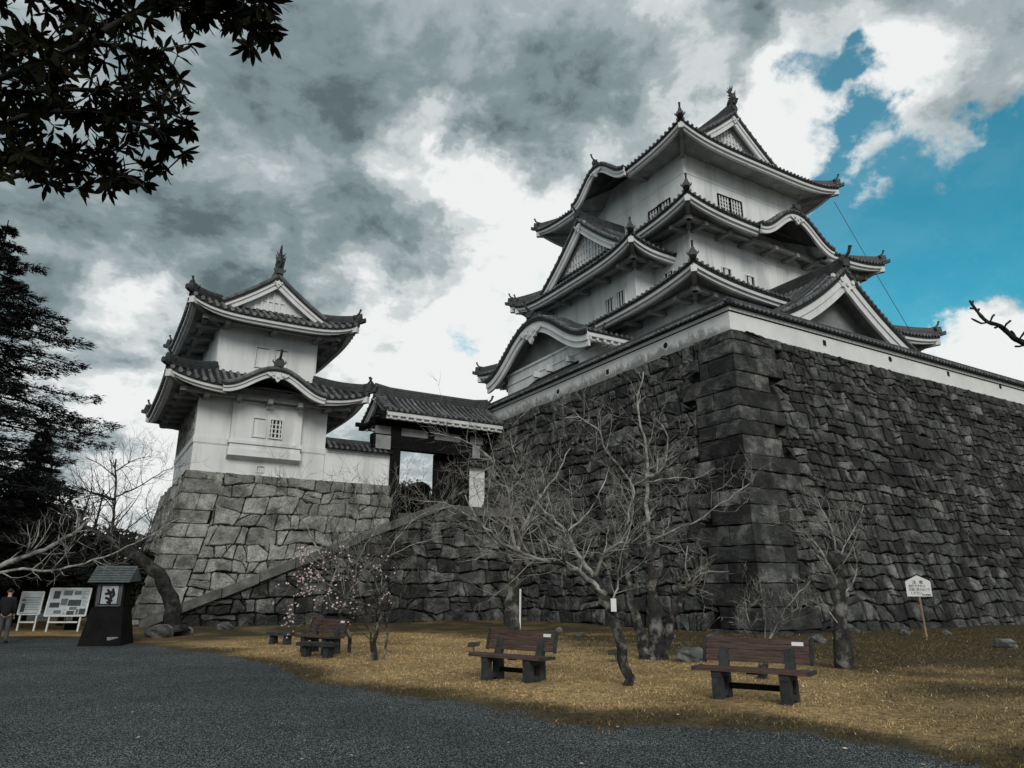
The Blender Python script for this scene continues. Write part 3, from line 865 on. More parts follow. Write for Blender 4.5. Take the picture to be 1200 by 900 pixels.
# corner vertices of the two faces have to meet: at s<=0 push both outwards along both normals
def posRc(s, h, d):
    return RC + A * (rin(h) + (s if s > .01 else s - d)) + B * (rin(h) - d) + UP * (h + d * .2)
def posLc(s, h, d):
    return RC + B * (rin(h) + (s if s > .01 else s - d)) + A * (rin(h) - d) + UP * (h + d * .2)
rampart = thing('stone_rampart', 'high dark stone rampart with squared corner stones carrying the castle keep', 'stone wall', RC)
def rel(pos, base): return lambda s, h, d: pos(s, h, d) - base
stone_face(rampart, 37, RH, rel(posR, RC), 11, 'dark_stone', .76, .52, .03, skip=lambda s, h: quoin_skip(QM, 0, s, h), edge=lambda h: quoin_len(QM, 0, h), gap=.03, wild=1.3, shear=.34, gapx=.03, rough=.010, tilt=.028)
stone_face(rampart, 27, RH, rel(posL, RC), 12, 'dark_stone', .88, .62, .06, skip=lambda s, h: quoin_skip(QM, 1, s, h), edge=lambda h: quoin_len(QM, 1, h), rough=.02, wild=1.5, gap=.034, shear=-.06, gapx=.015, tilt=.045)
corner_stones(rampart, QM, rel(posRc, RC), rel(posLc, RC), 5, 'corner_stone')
tp = MB()
tp.grid([[OTOP - RC + A * u + B * v - UP * .04 for v in (.0, 12, 27)] for u in (.0, 18, 36)])
ob('rampart_top', tp, 'courtyard_soil', rampart)

# parapet: white plastered wall with a tiled coping, running round the rampart's edge
parapet = thing('parapet_wall', 'white plaster parapet with loopholes and tiled coping along the rampart edge', 'wall', OTOP, ROT)
PO, PT, PH = .12, .5, 1.12       # set back, thickness, height to the coping
LA, LB = 36.0, 24.6
pw = MB()
for x0, x1, y0, y1 in ((PO, LA, PO, PO + PT), (PO, PO + PT, PO + PT, LB)): pw.bb((x0, y0, -.02), (x1, y1, PH))
ob('plaster_body', pw, 'parapet_plaster', parapet)
tr = MB(); tr.bb((PO - .07, PO - .07, PH - .16), (LA, PO, PH)); tr.bb((PO - .07, PO, PH - .16), (PO, LB, PH))
ob('coping_band', tr, 'plaster_trim', parapet)
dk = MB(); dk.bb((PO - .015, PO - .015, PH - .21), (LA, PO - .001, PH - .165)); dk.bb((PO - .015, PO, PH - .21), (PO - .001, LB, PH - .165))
ob('shadow_strip', dk, 'dark_wood', parapet)  # dark strip under the coping band, put in as a line of shadow
cp = MB()
c0 = PO + PT / 2; HWc = .52
for leg in 'AB':
    Lg = LA if leg == 'A' else LB
    def Pp(x, y, z): return (x, y, z) if leg == 'A' else (y, x, z)
    for sg in (-1, 1):
        st = c0 - HWc if sg < 0 else c0 + HWc
        rows = [[Pp(a if e == 0 else Lg, c0 + sg * q * HWc, PH + .40 - .30 * q) for q in (0, .5, 1)] + [Pp(a if e == 0 else Lg, c0 + sg * HWc, PH + .02)] + [Pp(a if e == 0 else Lg, c0 + sg * (PT / 2), PH + .01)] for e, a in ((0, c0 + sg * HWc if sg < 0 else c0 + HWc), (1, 0))]
        if leg == 'B': rows = rows[::-1]
        cp.grid(rows)
        n = int((Lg - c0) / .30)
        for i in range(n):
            x = c0 - HWc * .6 + .15 + i * .30
            if sg > 0 and x < c0 + HWc: continue
            pts = [Pp(x, c0 + sg * q * HWc, PH + .40 - .30 * q) for q in (1.08, .5, 0)]
            rib(cp, pts, .075, (1, 0) if leg == 'A' else (0, 1))
            pe = Pp(x, c0 + sg * HWc * 1.08, PH + .09)
            disc(cp, pe, (0, sg, 0) if leg == 'A' else (sg, 0, 0), (1, 0, 0) if leg == 'A' else (0, 1, 0), .088, .05)
ob('coping_tiles', cp, ['tile_bed', 'roof_tile'], parapet)
rg = MB()
sec = [(-.13, -.05), (.13, -.05), (.14, .10), (.09, .12), (.07, .2), (0, .25), (-.07, .2), (-.09, .12), (-.14, .10)]
rg.sweep([(c0 - .1, c0, PH + .38), (LA, c0, PH + .38)], sec, (0, 1)); rg.sweep([(c0, c0 + .12, PH + .385), (c0, LB, PH + .385)], sec, (-1, 0))
rg.tube([(c0 - HWc * 1.1, c0 - HWc * 1.1, PH + .12), (c0, c0, PH + .44)], [.12, .14], 7)
ob('coping_ridge', rg, 'ridge_tile', parapet)
def on_parapet(px, py, leg):
    """where the sight line through a pixel of the photo meets the outer face of the parapet (local u or v, z)"""
    d = ray(px, py); o = Vector((0, 0, CAM_H)) - OTOP
    nrm, t0 = (B, PO) if leg == 'A' else (A, PO)
    t = (t0 - o.dot(nrm)) / d.dot(nrm); p = o + d * t
    return (p.dot(A) if leg == 'A' else p.dot(B)), p.z
for px, py, leg, kind in ((966, 402, 'A', 'sq'), (1043, 421, 'A', 'ro'), (1111, 438, 'A', 'sq'), (1172, 453, 'A', 'ro'), (780, 405, 'B', 'ro'), (712, 436, 'B', 'sq'), (654, 459, 'B', 'ro')):
    x, z = on_parapet(px, py, leg)
    z = min(max(z, .3), .8)
    lh = MB(); fr = MB()
    for mb, r, p, q in ((lh, .15, .0, .012), (fr, .20, .0, .008)):
        def fm(a, b, t): return (x + a, PO - t, z + b) if leg == 'A' else (PO - t, x + a, z + b)
        nn = 4 if kind == 'sq' else 14
        off = math.pi / 4 if kind == 'sq' else 0
        sx_ = 1.0 if kind == 'ro' else 1.15
        mb.prism([(r * sx_ * math.cos(off + 2 * math.pi * i / nn), r * (1.35 if kind == 'sq' else 1) * math.sin(off + 2 * math.pi * i / nn)) for i in range(nn)], fm, -.02, q)
    o = ob('loophole', fr, 'plaster_trim', parapet); ob('loophole_opening', lh, 'black_void', o)

# ================================================================== CASTLE KEEP
K = 1.06
KZ = 12.0
keep_loc = Vector((9.5 * K, 34.0 * K, CAM_H + (KZ - CAM_H) * K))
keep = thing('castle_keep', 'white three storey castle keep with stacked dark tiled roofs above the rampart', 'castle', keep_loc, ROT)
def zz(z): return z - KZ
U1, V1 = 22.8, 24.0
s2, s3 = 1.9, 3.48
R1 = (0, 0, U1, V1); R2 = (s2, s2, U1 - s2, V1 - s2); R3 = (s3, s3, U1 - s3, V1 - s3)
W1 = (2.1, 2.1, U1 - 2.1, V1 - 2.1); W2 = (s2 + 2, s2 + 2, U1 - s2 - 2, V1 - s2 - 2); W3 = (s3 + 2, s3 + 2, U1 - s3 - 2, V1 - s3 - 2)
VC = 11.9      # middle of the left-hand bays
ZE1, ZE2, ZE3 = zz(17.75), zz(23.5), zz(30.0)
wall1 = wall_box(keep, 'storey_wall', W1, zz(12.3), ZE1 + 1.2, K)
wall2 = wall_box(keep, 'storey_wall', W2, ZE1 + .3, ZE2 + 1.5, K, ledges=((ZE2 - 1.0, .06, .03),))
wall3 = wall_box(keep, 'storey_wall', W3, ZE2 + .3, ZE3 + 1.5, K, ledges=((ZE3 - 1.55, .05, .03),))
# storey roofs
r1 = Roof(K); f1 = slope(2.1, 3.9, .2)
skirt(r1, R1, W2[0] + .05, ZE1, f1, .42, 2.1, gaps={'front': [(7.6, 13.6)]}, tipsize=.9)
r1.link(keep, label='lowest tiled roof ring of the keep')
r2 = Roof(K); f2 = slope(2.0, 3.6, .2)
gl2 = (R2[3] - (VC + 6.7), R2[3] - (VC - 6.7))
skirt(r2, R2, W3[0] - R2[0] + .05, ZE2, f2, .40, 2.0, gaps={'front': [(9.4 - 3.35, 9.4 + 3.35, kara(3.5, 1.75))]}, tipsize=.9)
r2.link(keep, label='middle tiled roof ring of the keep')
k2 = Roof(K)
profile_roof(k2, (R2[0] + 9.4, R2[1]), (0, 1), -.35, 3.7, 3.5, kara(3.5, 1.75), ZE2 + .02, board=(.14, .36), bw2=.26, gegyo=.8, eave_side=False, fin=.9, ridge_h=.34, ridge_w=.34)
k2.link(keep, 'undulating_gable', label='curved gable over the middle of the right-hand eave')
r3 = Roof(K); W_3 = (U1 - 2 * s3) / 2
f3 = slope(5.6, W_3, .30)
rE = 3.0
skirt(r3, R3, rE, ZE3, f3, .42, 2.0, gaps={'left': [(V1 - s3 * 1 - (VC + 3.0), V1 - s3 - (VC - 3.0), kara(3.1, 1.75))]}, brackets=False, soffit_rise=.35, tipsize=.95)
hl = V1 - 2 * s3
profile_roof(r3, (s3 + W_3, s3), (0, 1), rE - .75, hl - rE + .75, W_3 - rE + .02, gable_h(lambda d: f3(d), W_3), ZE3, board=(.16, .42), bw2=.32, gegyo=.7,
             wall=(.75, ZE3 + f3(rE) + .02, True), eave_side=False, back_verge=True, ridge_h=.75, ridge_w=.46, fin=.8)
# descending ridges along the verges
for n in (rE - .1, hl - rE + .1):
    for sg in (-1, 1):
        pts = []
        for j in range(9):
            y = (W_3 - rE + .6) * (1 - j / 8) + .3 * j / 8
            pts.append((s3 + W_3 + sg * y, s3 + n, ZE3 + f3(W_3 - y)))
        r3.H.sweep(pts, [(-.16, -.05), (.16, -.05), (.17, .2), (.1, .36), (-.1, .36), (-.17, .2)], (0, 1))
        finial(r3, (pts[0][0], pts[0][1], pts[0][2] + .1), (sg, 0), .7)
for n, dd in ((rE - .55, -1), (hl - rE + .55, 1)): shachi(r3, (s3 + W_3, s3 + n + .3 * -dd * 0, ZE3 + 5.6 + .8), (0, dd), 1.12)
r3.link(keep, label='top hip and gable roof of the keep')
k3 = Roof(K)
profile_roof(k3, (s3, VC), (1, 0), -.35, 3.4, 3.1, kara(3.1, 1.75), ZE3 + .02, board=(.14, .36), bw2=.26, gegyo=.75, eave_side=False, fin=.7, ridge_h=.3, ridge_w=.32)
k3.link(keep, 'undulating_gable', label='curved gable in the left eave of the top roof')

# right-hand bay with the big triangular gable
gb = Roof(K); gW = 6.1; gc = 10.6; gz = zz(15.8)
fg = slope(4.0, gW, .34)
profile_roof(gb, (gc, 0), (0, 1), -1.6, 4.0, gW, gable_h(fg, gW), gz, board=(.2, .62), bw2=.42, gegyo=1.45, wall=(1.3, gz - 1.0, False), ridge_h=.6, ridge_w=.5, fin=1.1)
for n in (-.45, .25):
    for sg in (-1, 1):
        pts = []
        for j in range(9):
            y = (gW - .4) * (1 - j / 8) + .25 * j / 8
            pts.append((gc + sg * y, n, gz + fg(gW - y)))
        gb.H.sweep(pts, [(-.14, -.05), (.14, -.05), (.15, .18), (.09, .3), (-.09, .3), (-.15, .18)], (0, 1))
        finial(gb, (pts[0][0], pts[0][1], pts[0][2] + .08), (sg, 0), .55)
gb.link(keep, 'gable_roof', label='large triangular gable roof above the parapet')
wall_box(keep, 'bay_wall', (gc - 4.6, .15, gc + 4.6, 3.0), zz(12.3), gz + .2, K)

# left-hand upper bay (hip and gable roof facing left)
ub = Roof(K); uW = 6.75; uz = zz(21.9)
fu = slope(5.0, uW, .30); uE = 1.7
uR = (.30, VC - uW, 9.0, VC + uW)
skirt(ub, uR, uE, uz, fu, .38, 2.0, sides=('front', 'left', 'back'), tipsize=.85)
profile_roof(ub, (uR[0], VC), (1, 0), uE - .6, 5.5, uW - uE + .02, gable_h(fu, uW), uz, board=(.16, .42), bw2=.32, gegyo=.8,
             wall=(.7, uz + fu(uE) + .02, True), eave_side=False, ridge_h=.55, ridge_w=.44, fin=.9)
for sg in (-1, 1):
    pts = []
    for j in range(9):
        y = (uW - uE + .5) * (1 - j / 8) + .3 * j / 8
        pts.append((uR[0] + uE + .15, VC + sg * y, uz + fu(uW - y)))
    ub.H.sweep(pts, [(-.15, -.05), (.15, -.05), (.16, .18), (.1, .34), (-.1, .34), (-.16, .18)], (1, 0))
    finial(ub, (pts[0][0], pts[0][1], pts[0][2] + .1), (0, sg), .65)
ub.link(keep, 'gable_roof', label='hip and gable roof of the left bay')
uw = (2.25, VC - 4.75, 6.0, VC + 4.75)
bay2 = wall_box(keep, 'bay_wall', uw, zz(16.5), uz + .6, K, ledges=((zz(18.3), .35, .10),))

# left-hand lower bay: curved gable across its whole width
lb = Roof(K); lW = 5.95; lz = zz(15.95)
profile_roof(lb, (-2.6, VC), (1, 0), 0, 5.0, lW, kara(lW, 2.55), lz, board=(.22, .62), bw2=.34, gegyo=1.5, wall=(1.15, lz - .6, False), ridge_h=.42, ridge_w=.4, fin=1.0, rafters=True)
for n in (.75, 1.4):
    for sg in (-1, 1):
        pts = [(-2.6 + n, VC + sg * y, lz + kara(lW, 2.55)(y)) for y in [lW * .93 * (1 - j / 10) + .2 * j / 10 for j in range(11)]]
        lb.H.sweep(pts, [(-.12, -.05), (.12, -.05), (.12, .16), (.06, .26), (-.06, .26), (-.12, .16)], (1, 0))
        finial(lb, (pts[0][0], pts[0][1], pts[0][2] + .1), (0, sg), .6)
lb.link(keep, 'undulating_gable', label='broad curved gable over the lower left bay')
lw_ = (-1.75, VC - 4.3, 3.0, VC + 4.3)
bay1 = wall_box(keep, 'bay_wall', lw_, zz(11.6), lz + .1, K, ledges=((lz - .75, .08, .05), (lz - .1, .14, .08)))
# windows of the keep
def keep_px(px, py, face, pos):
    d = ray(px, py); o = Vector((0, 0, CAM_H)) - keep_loc
    nrm = B if face == 'v' else A
    t = (pos * K - o.dot(nrm)) / d.dot(nrm); p = o + d * t
    return (p.dot(A) if face == 'v' else p.dot(B)) / K, p.z / K
ax, az = keep_px(648, 437, 'u', lw_[0] - .3)
br = MB(K)
br.add([(lw_[0] - .02, ax - 2.3, az + .22), (lw_[0] - .02, ax + 2.3, az + .22), (lw_[0] - .62, ax + 2.3, az - .28), (lw_[0] - .62, ax - 2.3, az - .28), (lw_[0] - .02, ax - 2.3, az + .14), (lw_[0] - .02, ax + 2.3, az + .14), (lw_[0] - .62, ax + 2.3, az - .36), (lw_[0] - .62, ax - 2.3, az - .36)],
       [(0, 1, 2, 3), (7, 6, 5, 4), (0, 4, 5, 1), (1, 5, 6, 2), (2, 6, 7, 3), (3, 7, 4, 0)])
br.bb((lw_[0] - .06, ax - 2.2, az - 1.2), (lw_[0] - .004, ax + 2.2, az + .1))
ob('awning', br, 'dark_wood', bay1)
for v in (ax - 1.7, ax + .5, ax + 2.0):
    ab = MB(K); ab.bb((lw_[0] - .45, v - .1, az + .24), (lw_[0] - .004, v + .1, az + .62)); ob('awning_bracket', ab, 'plaster_trim', bay1)
for px, py, face, w, wl_, ww, hh, bars, rows in ((848, 239, 'v', wall3, W3, .95, 1.0, 4, 3), (862, 244, 'v', wall3, W3, .95, 1.0, 4, 3), (768, 254, 'u', wall3, W3, 1.0, 1.0, 4, 3), (779, 246, 'u', wall3, W3, 1.0, 1.0, 4, 3),
                                            (851.5, 327, 'v', wall2, W2, .66, 1.25, 1, 0), (879, 336, 'v', wall2, W2, .66, 1.25, 1, 0), (785, 331, 'u', wall2, W2, .66, 1.25, 1, 0),
                                            (715.5, 361, 'u', bay2, uw, .75, 1.15, 3, 0), (728.5, 352.5, 'u', bay2, uw, .75, 1.15, 3, 0)):
    pos = (wl_[1] if face == 'v' else wl_[0])
    x, z = keep_px(px, py, face, pos)
    window(w, face, pos, x, z, ww * 1.1, hh * 1.1, K, bars, rows, fm_='dark_wood' if rows == 3 else 'plaster_trim')

# ================================================================== CORNER TURRET on its own stone base
W0 = Vector((-17.06, 37.5, 0)); TZ = 7.84
TBH = TZ
tin = insf(1.75, TBH)
TB0 = W0 - (A + B) * (1.75 + .12)
def posTF(s, h, d): return A * (tin(h) + s) + B * (tin(h) - d) + UP * (h + d * .2)
def posTL(s, h, d): return B * (tin(h) + s) + A * (tin(h) - d) + UP * (h + d * .2)
def posTFc(s, h, d): return A * (tin(h) + (s if s > .01 else s - d)) + B * (tin(h) - d) + UP * (h + d * .2)
def posTLc(s, h, d): return B * (tin(h) + (s if s > .01 else s - d)) + A * (tin(h) - d) + UP * (h + d * .2)
tbase = thing('turret_rampart', 'pale grey stone base of close fitted blocks beneath the corner turret', 'stone wall', TB0)
stone_face(tbase, 11.6, TBH, posTF, 21, 'pale_stone', .98, .76, .05, skip=lambda s, h: quoin_skip(QT, 0, s, h), edge=lambda h: quoin_len(QT, 0, h), wild=1.25, gap=.026)
stone_face(tbase, 13.0, TBH, posTL, 22, 'pale_stone', .95, .72, .06, skip=lambda s, h: quoin_skip(QT, 1, s, h), edge=lambda h: quoin_len(QT, 1, h), wild=1.25, gap=.026)
corner_stones(tbase, QT, posTFc, posTLc, 6, 'pale_stone')
tp = MB(); tp.grid([[A * u + B * v + UP * (TBH - .03) for v in (1.75, 14.5)] for u in (1.75, 12.9)])
ob('base_top', tp, 'courtyard_soil', tbase)
# the end of the base towards the gate
mb = MB(); e0 = A * 12.8
mb.grid([[A * (12.9) + B * (tin(h) + .1) + UP * h, A * 12.9 + B * 9 + UP * h] for h in (0, 2, 4, 6, TBH - .03)])
ob('end_face', mb, 'pale_stone', tbase)

turret = thing('corner_turret', 'small white two storey turret with dark tiled roofs on a pale stone base', 'turret', W0 + UP * TZ, ROT)
def tz(z): return z - TZ
o1 = 1.85
TW1 = (0, 0, 7.1, 8.5); TR1 = (-o1, -o1, 7.1 + o1, 8.5 + o1)
TR2 = (-o1 + .68, -o1 + .68, 7.1 + o1 - .68, 8.5 + o1 - .68); TW2 = (TR2[0] + 1.89, TR2[1] + 1.89, TR2[2] - 1.89, TR2[3] - 1.89)
tZ1, tZ2 = tz(12.3), tz(16.75)
tw1 = wall_box(turret, 'storey_wall', TW1, -.02, tZ1 + .6, ledges=((1.55, .34, .05), (1.50, .05, .02)))
tw2 = wall_box(turret, 'storey_wall', TW2, tZ1 + .5, tZ2 + .8, ledges=((tZ1 + 1.15, .1, .03),))
wp = MB(); wp.bb((-.035, .5, 1.95), (-.005, 8.4, tZ1 - .2))
for j in range(22): wp.bb((-.06, .5 + j * .36, 1.95), (-.035, .53 + j * .36, tZ1 - .2))
ob('weatherboard', wp, 'pale_bark', tw1)
t1 = Roof(); ft1 = slope(1.45, 2.6, .2)
kc = 5.45
skirt(t1, TR1, TW2[0] - TR1[0] + .05, tZ1, ft1, .38, o1, spacing=.40, rr=.10, gaps={'front': [(kc - 2.6, kc + 2.6, kara(2.75, 1.15))]}, th=(.17, .16, .14), tipsize=.85, beam_step=1.6)
t1.link(turret, label='lower tiled roof of the turret')
tk = Roof()
profile_roof(tk, (TR1[0] + kc, TR1[1]), (0, 1), -.3, 2.6, 2.75, kara(2.75, 1.15), tZ1 + .02, spacing=.36, rr=.09, board=(.1, .27), bw2=.2, gegyo=.72, eave_side=False, fin=.85, ridge_h=.4, ridge_w=.34)
for n in (.35,):
    for sg in (-1, 1):
        pts = [(TR1[0] + kc + sg * y, TR1[1] + n, tZ1 + kara(2.75, 1.15)(y)) for y in [2.7 * (1 - j / 10) + .2 * j / 10 for j in range(11)]]
        tk.H.sweep(pts, [(-.11, -.05), (.11, -.05), (.11, .14), (.05, .22), (-.05, .22), (-.11, .14)], (0, 1))
tk.link(turret, 'undulating_gable', label='curved gable over the middle of the lower eave')
t2 = Roof(); hwT = (TR2[2] - TR2[0]) / 2; ft2 = slope(3.15, hwT, .30); tE = 1.75; hlT = TR2[3] - TR2[1]
skirt(t2, TR2, tE, tZ2, ft2, .40, 1.89, spacing=.40, rr=.10, th=(.17, .16, .14), tipsize=.85, beam_step=1.9)
profile_roof(t2, (TR2[0] + hwT, TR2[1]), (0, 1), tE - .6, hlT - tE + .6, hwT - tE + .02, gable_h(ft2, hwT), tZ2, spacing=.40, rr=.10, board=(.12, .34), bw2=.24, gegyo=.55,
             wall=(.55, tZ2 + ft2(tE) + .02, True), eave_side=False, back_verge=True, ridge_h=.6, ridge_w=.42, fin=.8, teeth=False)
for n in (tE + .0, hlT - tE - .0):
    for sg in (-1, 1):
        pts = []
        for j in range(9):
            y = (hwT - tE + .4) * (1 - j / 8) + .25 * j / 8
            pts.append((TR2[0] + hwT + sg * y, TR2[1] + n, tZ2 + ft2(hwT - y)))
        t2.H.sweep(pts, [(-.15, -.05), (.15, -.05), (.16, .16), (.1, .3), (-.1, .3), (-.16, .16)], (0, 1))
        finial(t2, (pts[0][0], pts[0][1], pts[0][2] + .05), (sg, 0), .5)
for n, dd in ((tE - .4, -1), (hlT - tE + .4, 1)): shachi(t2, (TR2[0] + hwT, TR2[1] + n, tZ2 + 3.15 + .6), (0, dd), 1.05)
t2.link(turret, label='upper hip and gable roof of the turret')
# jutting bay with the corbelled foot, windows
def tur_px(px, py, pos):
    d = ray(px, py); o = Vector((0, 0, CAM_H)) - (W0 + UP * TZ)
    t = (pos - o.dot(B)) / d.dot(B); p = o + d * t
    return p.dot(A), p.z
bx0, bx1 = 1.75, 5.55
bay = MB(); bay.bb((bx0, -.42, 1.35), (bx1, -.005, tZ1 + .3)); bay.bb((bx0 - .08, -.5, 1.62), (bx1 + .08, -.004, 1.8))
bay.add([(bx0 - .06, -.48, 1.35), (bx1 + .06, -.48, 1.35), (bx1 + .06, -.004, 1.35), (bx0 - .06, -.004, 1.35), (bx0 - .06, -.48, .95), (bx1 + .06, -.48, .95), (bx1 + .06, -.004, .78), (bx0 - .06, -.004, .78)],
        [(0, 1, 2, 3), (7, 6, 5, 4), (0, 4, 5, 1), (1, 5, 6, 2), (2, 6, 7, 3), (3, 7, 4, 0)])
bay.bb((bx0, -.5, tZ1 - .55), (bx1, -.42, tZ1 - .45)); bay.bb(((bx0 + bx1) / 2 - .18, -.62, tZ1 - .75), ((bx0 + bx1) / 2 + .18, -.42, tZ1 - .45))
bo = ob('bay', bay, 'plaster', tw1)
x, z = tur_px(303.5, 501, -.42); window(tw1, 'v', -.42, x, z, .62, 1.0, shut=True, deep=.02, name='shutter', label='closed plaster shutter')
x, z = tur_px(323, 503, -.42); window(tw1, 'v', -.42, x, z, .62, 1.0, 1.0, 3, 3)
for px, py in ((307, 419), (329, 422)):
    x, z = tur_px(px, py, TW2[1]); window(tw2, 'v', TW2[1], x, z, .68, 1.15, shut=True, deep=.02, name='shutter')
x, z = tur_px(305, 550, 0); window(tw1, 'v', 0, x, z, .36, .3, shut=True, deep=.0, frame=.04, name='loophole')

# ------------------------------------------------------------------ wing walls beside the gate (two things)
def wing(name, label, x0, x1, z0, z1, y0=0.0):
    w = thing(name, label, 'wall', W0 + A * x0 + UP * z0, ROT)
    L, h = x1 - x0, z1 - z0
    b = MB(); b.bb((0, y0, 0), (L, y0 + .45, h)); b.bb((0, y0 - .05, h - .22), (L, y0, h)); ob('plaster_body', b, 'plaster', w)
    t = MB()
    for sg in (-1, 1):
        t.grid([[(xx, y0 + .22 + sg * q * .62, h + .5 - .42 * q) for q in (0, .5, 1)] + [(xx, y0 + .22 + sg * .62, h), (xx, y0 + .22, h + .004)] for xx in ((0, L) if sg > 0 else (L, 0))])
        for i in range(int(L / .34)):
            pts = [(.17 + i * .34, y0 + .22 + sg * q * .62, h + .5 - .42 * q) for q in (1.06, .5, 0)]
            rib(t, pts, .08, (1, 0)); disc(t, (pts[0][0], pts[0][1], pts[0][2]), (0, sg, 0), (1, 0, 0), .09, .05)
    ob('coping_tiles', t, ['tile_bed', 'roof_tile'], w)
    r = MB(); r.sweep([(0, y0 + .22, h + .46), (L, y0 + .22, h + .46)], sec, (0, 1)); ob('coping_ridge', r, 'ridge_tile', w)
    return w
wing('wing_wall', 'low white wall with dark coping between turret and gate', 7.12, 11.15, TZ, 9.75)
wing('wing_wall', 'narrow white wall panel between gate and dark rampart', 16.5, 17.75, 6.3, 9.5)

# ------------------------------------------------------------------ gatehouse
GZ = 6.3
gate = thing('gatehouse', 'dark timber gate under a grey tiled roof at the stair head', 'gate', W0 + UP * GZ, ROT)
def gz_(z): return z - GZ
for x in (11.42, 16.2): 
    p = MB(); p.bb((x - .3, -.25, -.6), (x + .3, .3, gz_(12.3))); ob('post', p, 'dark_wood', gate)
    p = MB(); p.bb((x - .18, 2.3, -.6), (x + .18, 2.66, gz_(12.3))); ob('post', p, 'dark_wood', gate)
p = MB(); p.bb((9.9, -.3, gz_(10.1)), (17.7, .32, gz_(10.95))); ob('lintel', p, 'dark_wood', gate)
p = MB(); p.bb((9.8, -.18, gz_(11.55)), (17.7, .22, gz_(11.95)))
for y in (-.9, 2.9): p.bb((9.8, y - .12, gz_(11.95)), (17.7, y + .12, gz_(12.2)))
for x in (10.2, 11.42, 13.8, 16.2, 17.5): p.bb((x - .16, -1.0, gz_(11.7)), (x + .16, 3.0, gz_(11.94)))
ob('roof_beam', p, 'dark_wood', gate)
p = MB(); p.bb((10.1, -.02, gz_(10.95)), (17.6, .1, gz_(11.5))); ob('plaster_panel', p, 'shaded_plaster', gate)  # panel colour darkened for the shade beneath the gate roof
p = MB()
for x in (11.42, 13.8, 16.2): p.bb((x - .2, -.2, gz_(10.95)), (x + .2, .2, gz_(11.56)))
ob('strut', p, 'dark_wood', gate)
for x in (10.55, 17.0):
    p = MB(); p.bb((x - .42, -.1, gz_(9.95) if x > 12 else gz_(10.05)), (x + .42, -.02, gz_(10.1) if x > 12 else gz_(10.1)))
for x0, x1 in ((9.95, 11.1), (16.55, 17.3)):
    p = MB(); p.bb((x0 + .1, -.36, gz_(10.0)), (x1 - .1, -.304, gz_(10.85))); ob('plaster_panel', p, 'shaded_plaster', gate)
for sx, hx, a in ((1, 11.75, 80), (-1, 15.9, 100)):
    dl = MB(); dl.bb((0, -.06, 0), (2.1 if sx > 0 else 2.1, .06, 3.7))
    for i in range(6): dl.bb((.05 + i * .35, -.09, .05), (.09 + i * .35, .09, 3.65))
    for z in (.4, 1.9, 3.3): dl.bb((0, -.11, z), (2.1, .11, z + .18))
    d = ob('door_leaf', dl, 'dark_wood', gate); d.location = (hx, .2, .05); d.rotation_euler = (0, 0, R(a))
sl = MB(); sl.bb((14.35, .5, 0), (16.0, .75, 3.85)); ob('side_panel', sl, 'dark_wood', gate)
gr = Roof()
fgt = slope(1.45, 2.25, .22)
profile_roof(gr, (10.35, 1.02), (1, 0), 0, 8.1, 2.25, gable_h(fgt, 2.25), gz_(12.3), spacing=.36, rr=.095, board=(.08, .24), bw2=.18, gegyo=.5, wall=(.5, gz_(12.3), False), back_verge=True,
             ridge_h=.5, ridge_w=.4, fin=.9, teeth=True, rafters=True)
for n in (.8, 7.3):
    for sg in (-1, 1):
        pts = [(10.35 + n, 1.02 + sg * y, gz_(12.3) + fgt(2.25 - y)) for y in [2.1 * (1 - j / 8) + .2 * j / 8 for j in range(9)]]
        gr.H.sweep(pts, [(-.12, -.05), (.12, -.05), (.12, .16), (.06, .26), (-.06, .26), (-.12, .16)], (1, 0))
gr.link(gate, label='grey tiled gable roof of the gate')

# ------------------------------------------------------------------ stairway up to the gate
SV0, SV1 = -5.2, -.6          # outer and inner edge of the flight (v), measured from the turret's wall line
ST0, ST1, SZ = -1.8, 12.6, 6.05
stair = thing('stone_stairway', 'broad stone stairway with sloping kerb climbing to the gate', 'stairs', W0, ROT)
n = 34
for i in range(n):
    t0 = ST0 + (ST1 - ST0) * i / n; t1_ = ST0 + (ST1 - ST0) * (i + 1) / n
    sm = MB(); sm.bb((t0, SV0 + .3, -.3), (t1_, SV1 + 1.0, SZ * (i + 1) / n)); ob('step', sm, 'stair_stone', stair)
ld = MB(); ld.bb((ST1, SV0 + .3, 3.0), (19.2, .2, SZ)); ob('landing', ld, 'courtyard_soil', stair)
ld = MB(); ld.bb((10.6, 0.2, 3.0), (19.2, 3.4, GZ - .02)); ob('landing', ld, 'stair_stone', stair)
kb = MB()
rk = random.Random(3)
nk = 9
for i in range(nk):
    ta = ST0 + (ST1 - ST0) * i / nk + .02; tb = ST0 + (ST1 - ST0) * (i + 1) / nk - .02
    za, zb = SZ * (ta - ST0) / (ST1 - ST0), SZ * (tb - ST0) / (ST1 - ST0); j = rk.gauss(0, .02)
    kb.add([(t, v, z + dz) for t, z in ((ta, za), (tb, zb)) for v, dz in ((SV0 - .12, .05 + j), (SV0 + .42, .05 + j), (SV0 + .42, .46 + j), (SV0 - .12, .46 + j))],
           [(3, 2, 1, 0), (4, 5, 6, 7), (0, 1, 5, 4), (1, 2, 6, 5), (2, 3, 7, 6), (3, 0, 4, 7)])
kb.bb((ST1, SV0 - .12, SZ - .3), (18.6, SV0 + .42, SZ + .18))
ob('kerb', kb, 'kerb_stone', stair)
rin2 = insf(.9, 6.0)
def posS(s, h, d):
    return Vector((ST0 + s, SV0 - .9 + rin2(h) - d, h + d * .15))
def trimS(s): return max(.12, min(SZ, SZ * s / (ST1 - ST0)) + .02)
stone_face(stair, 20.4, 6.1, posS, 31, 'dark_stone', .95, .72, .06, trim=trimS, name='retaining_wall', wild=1.1, rough=.025, gap=.032)

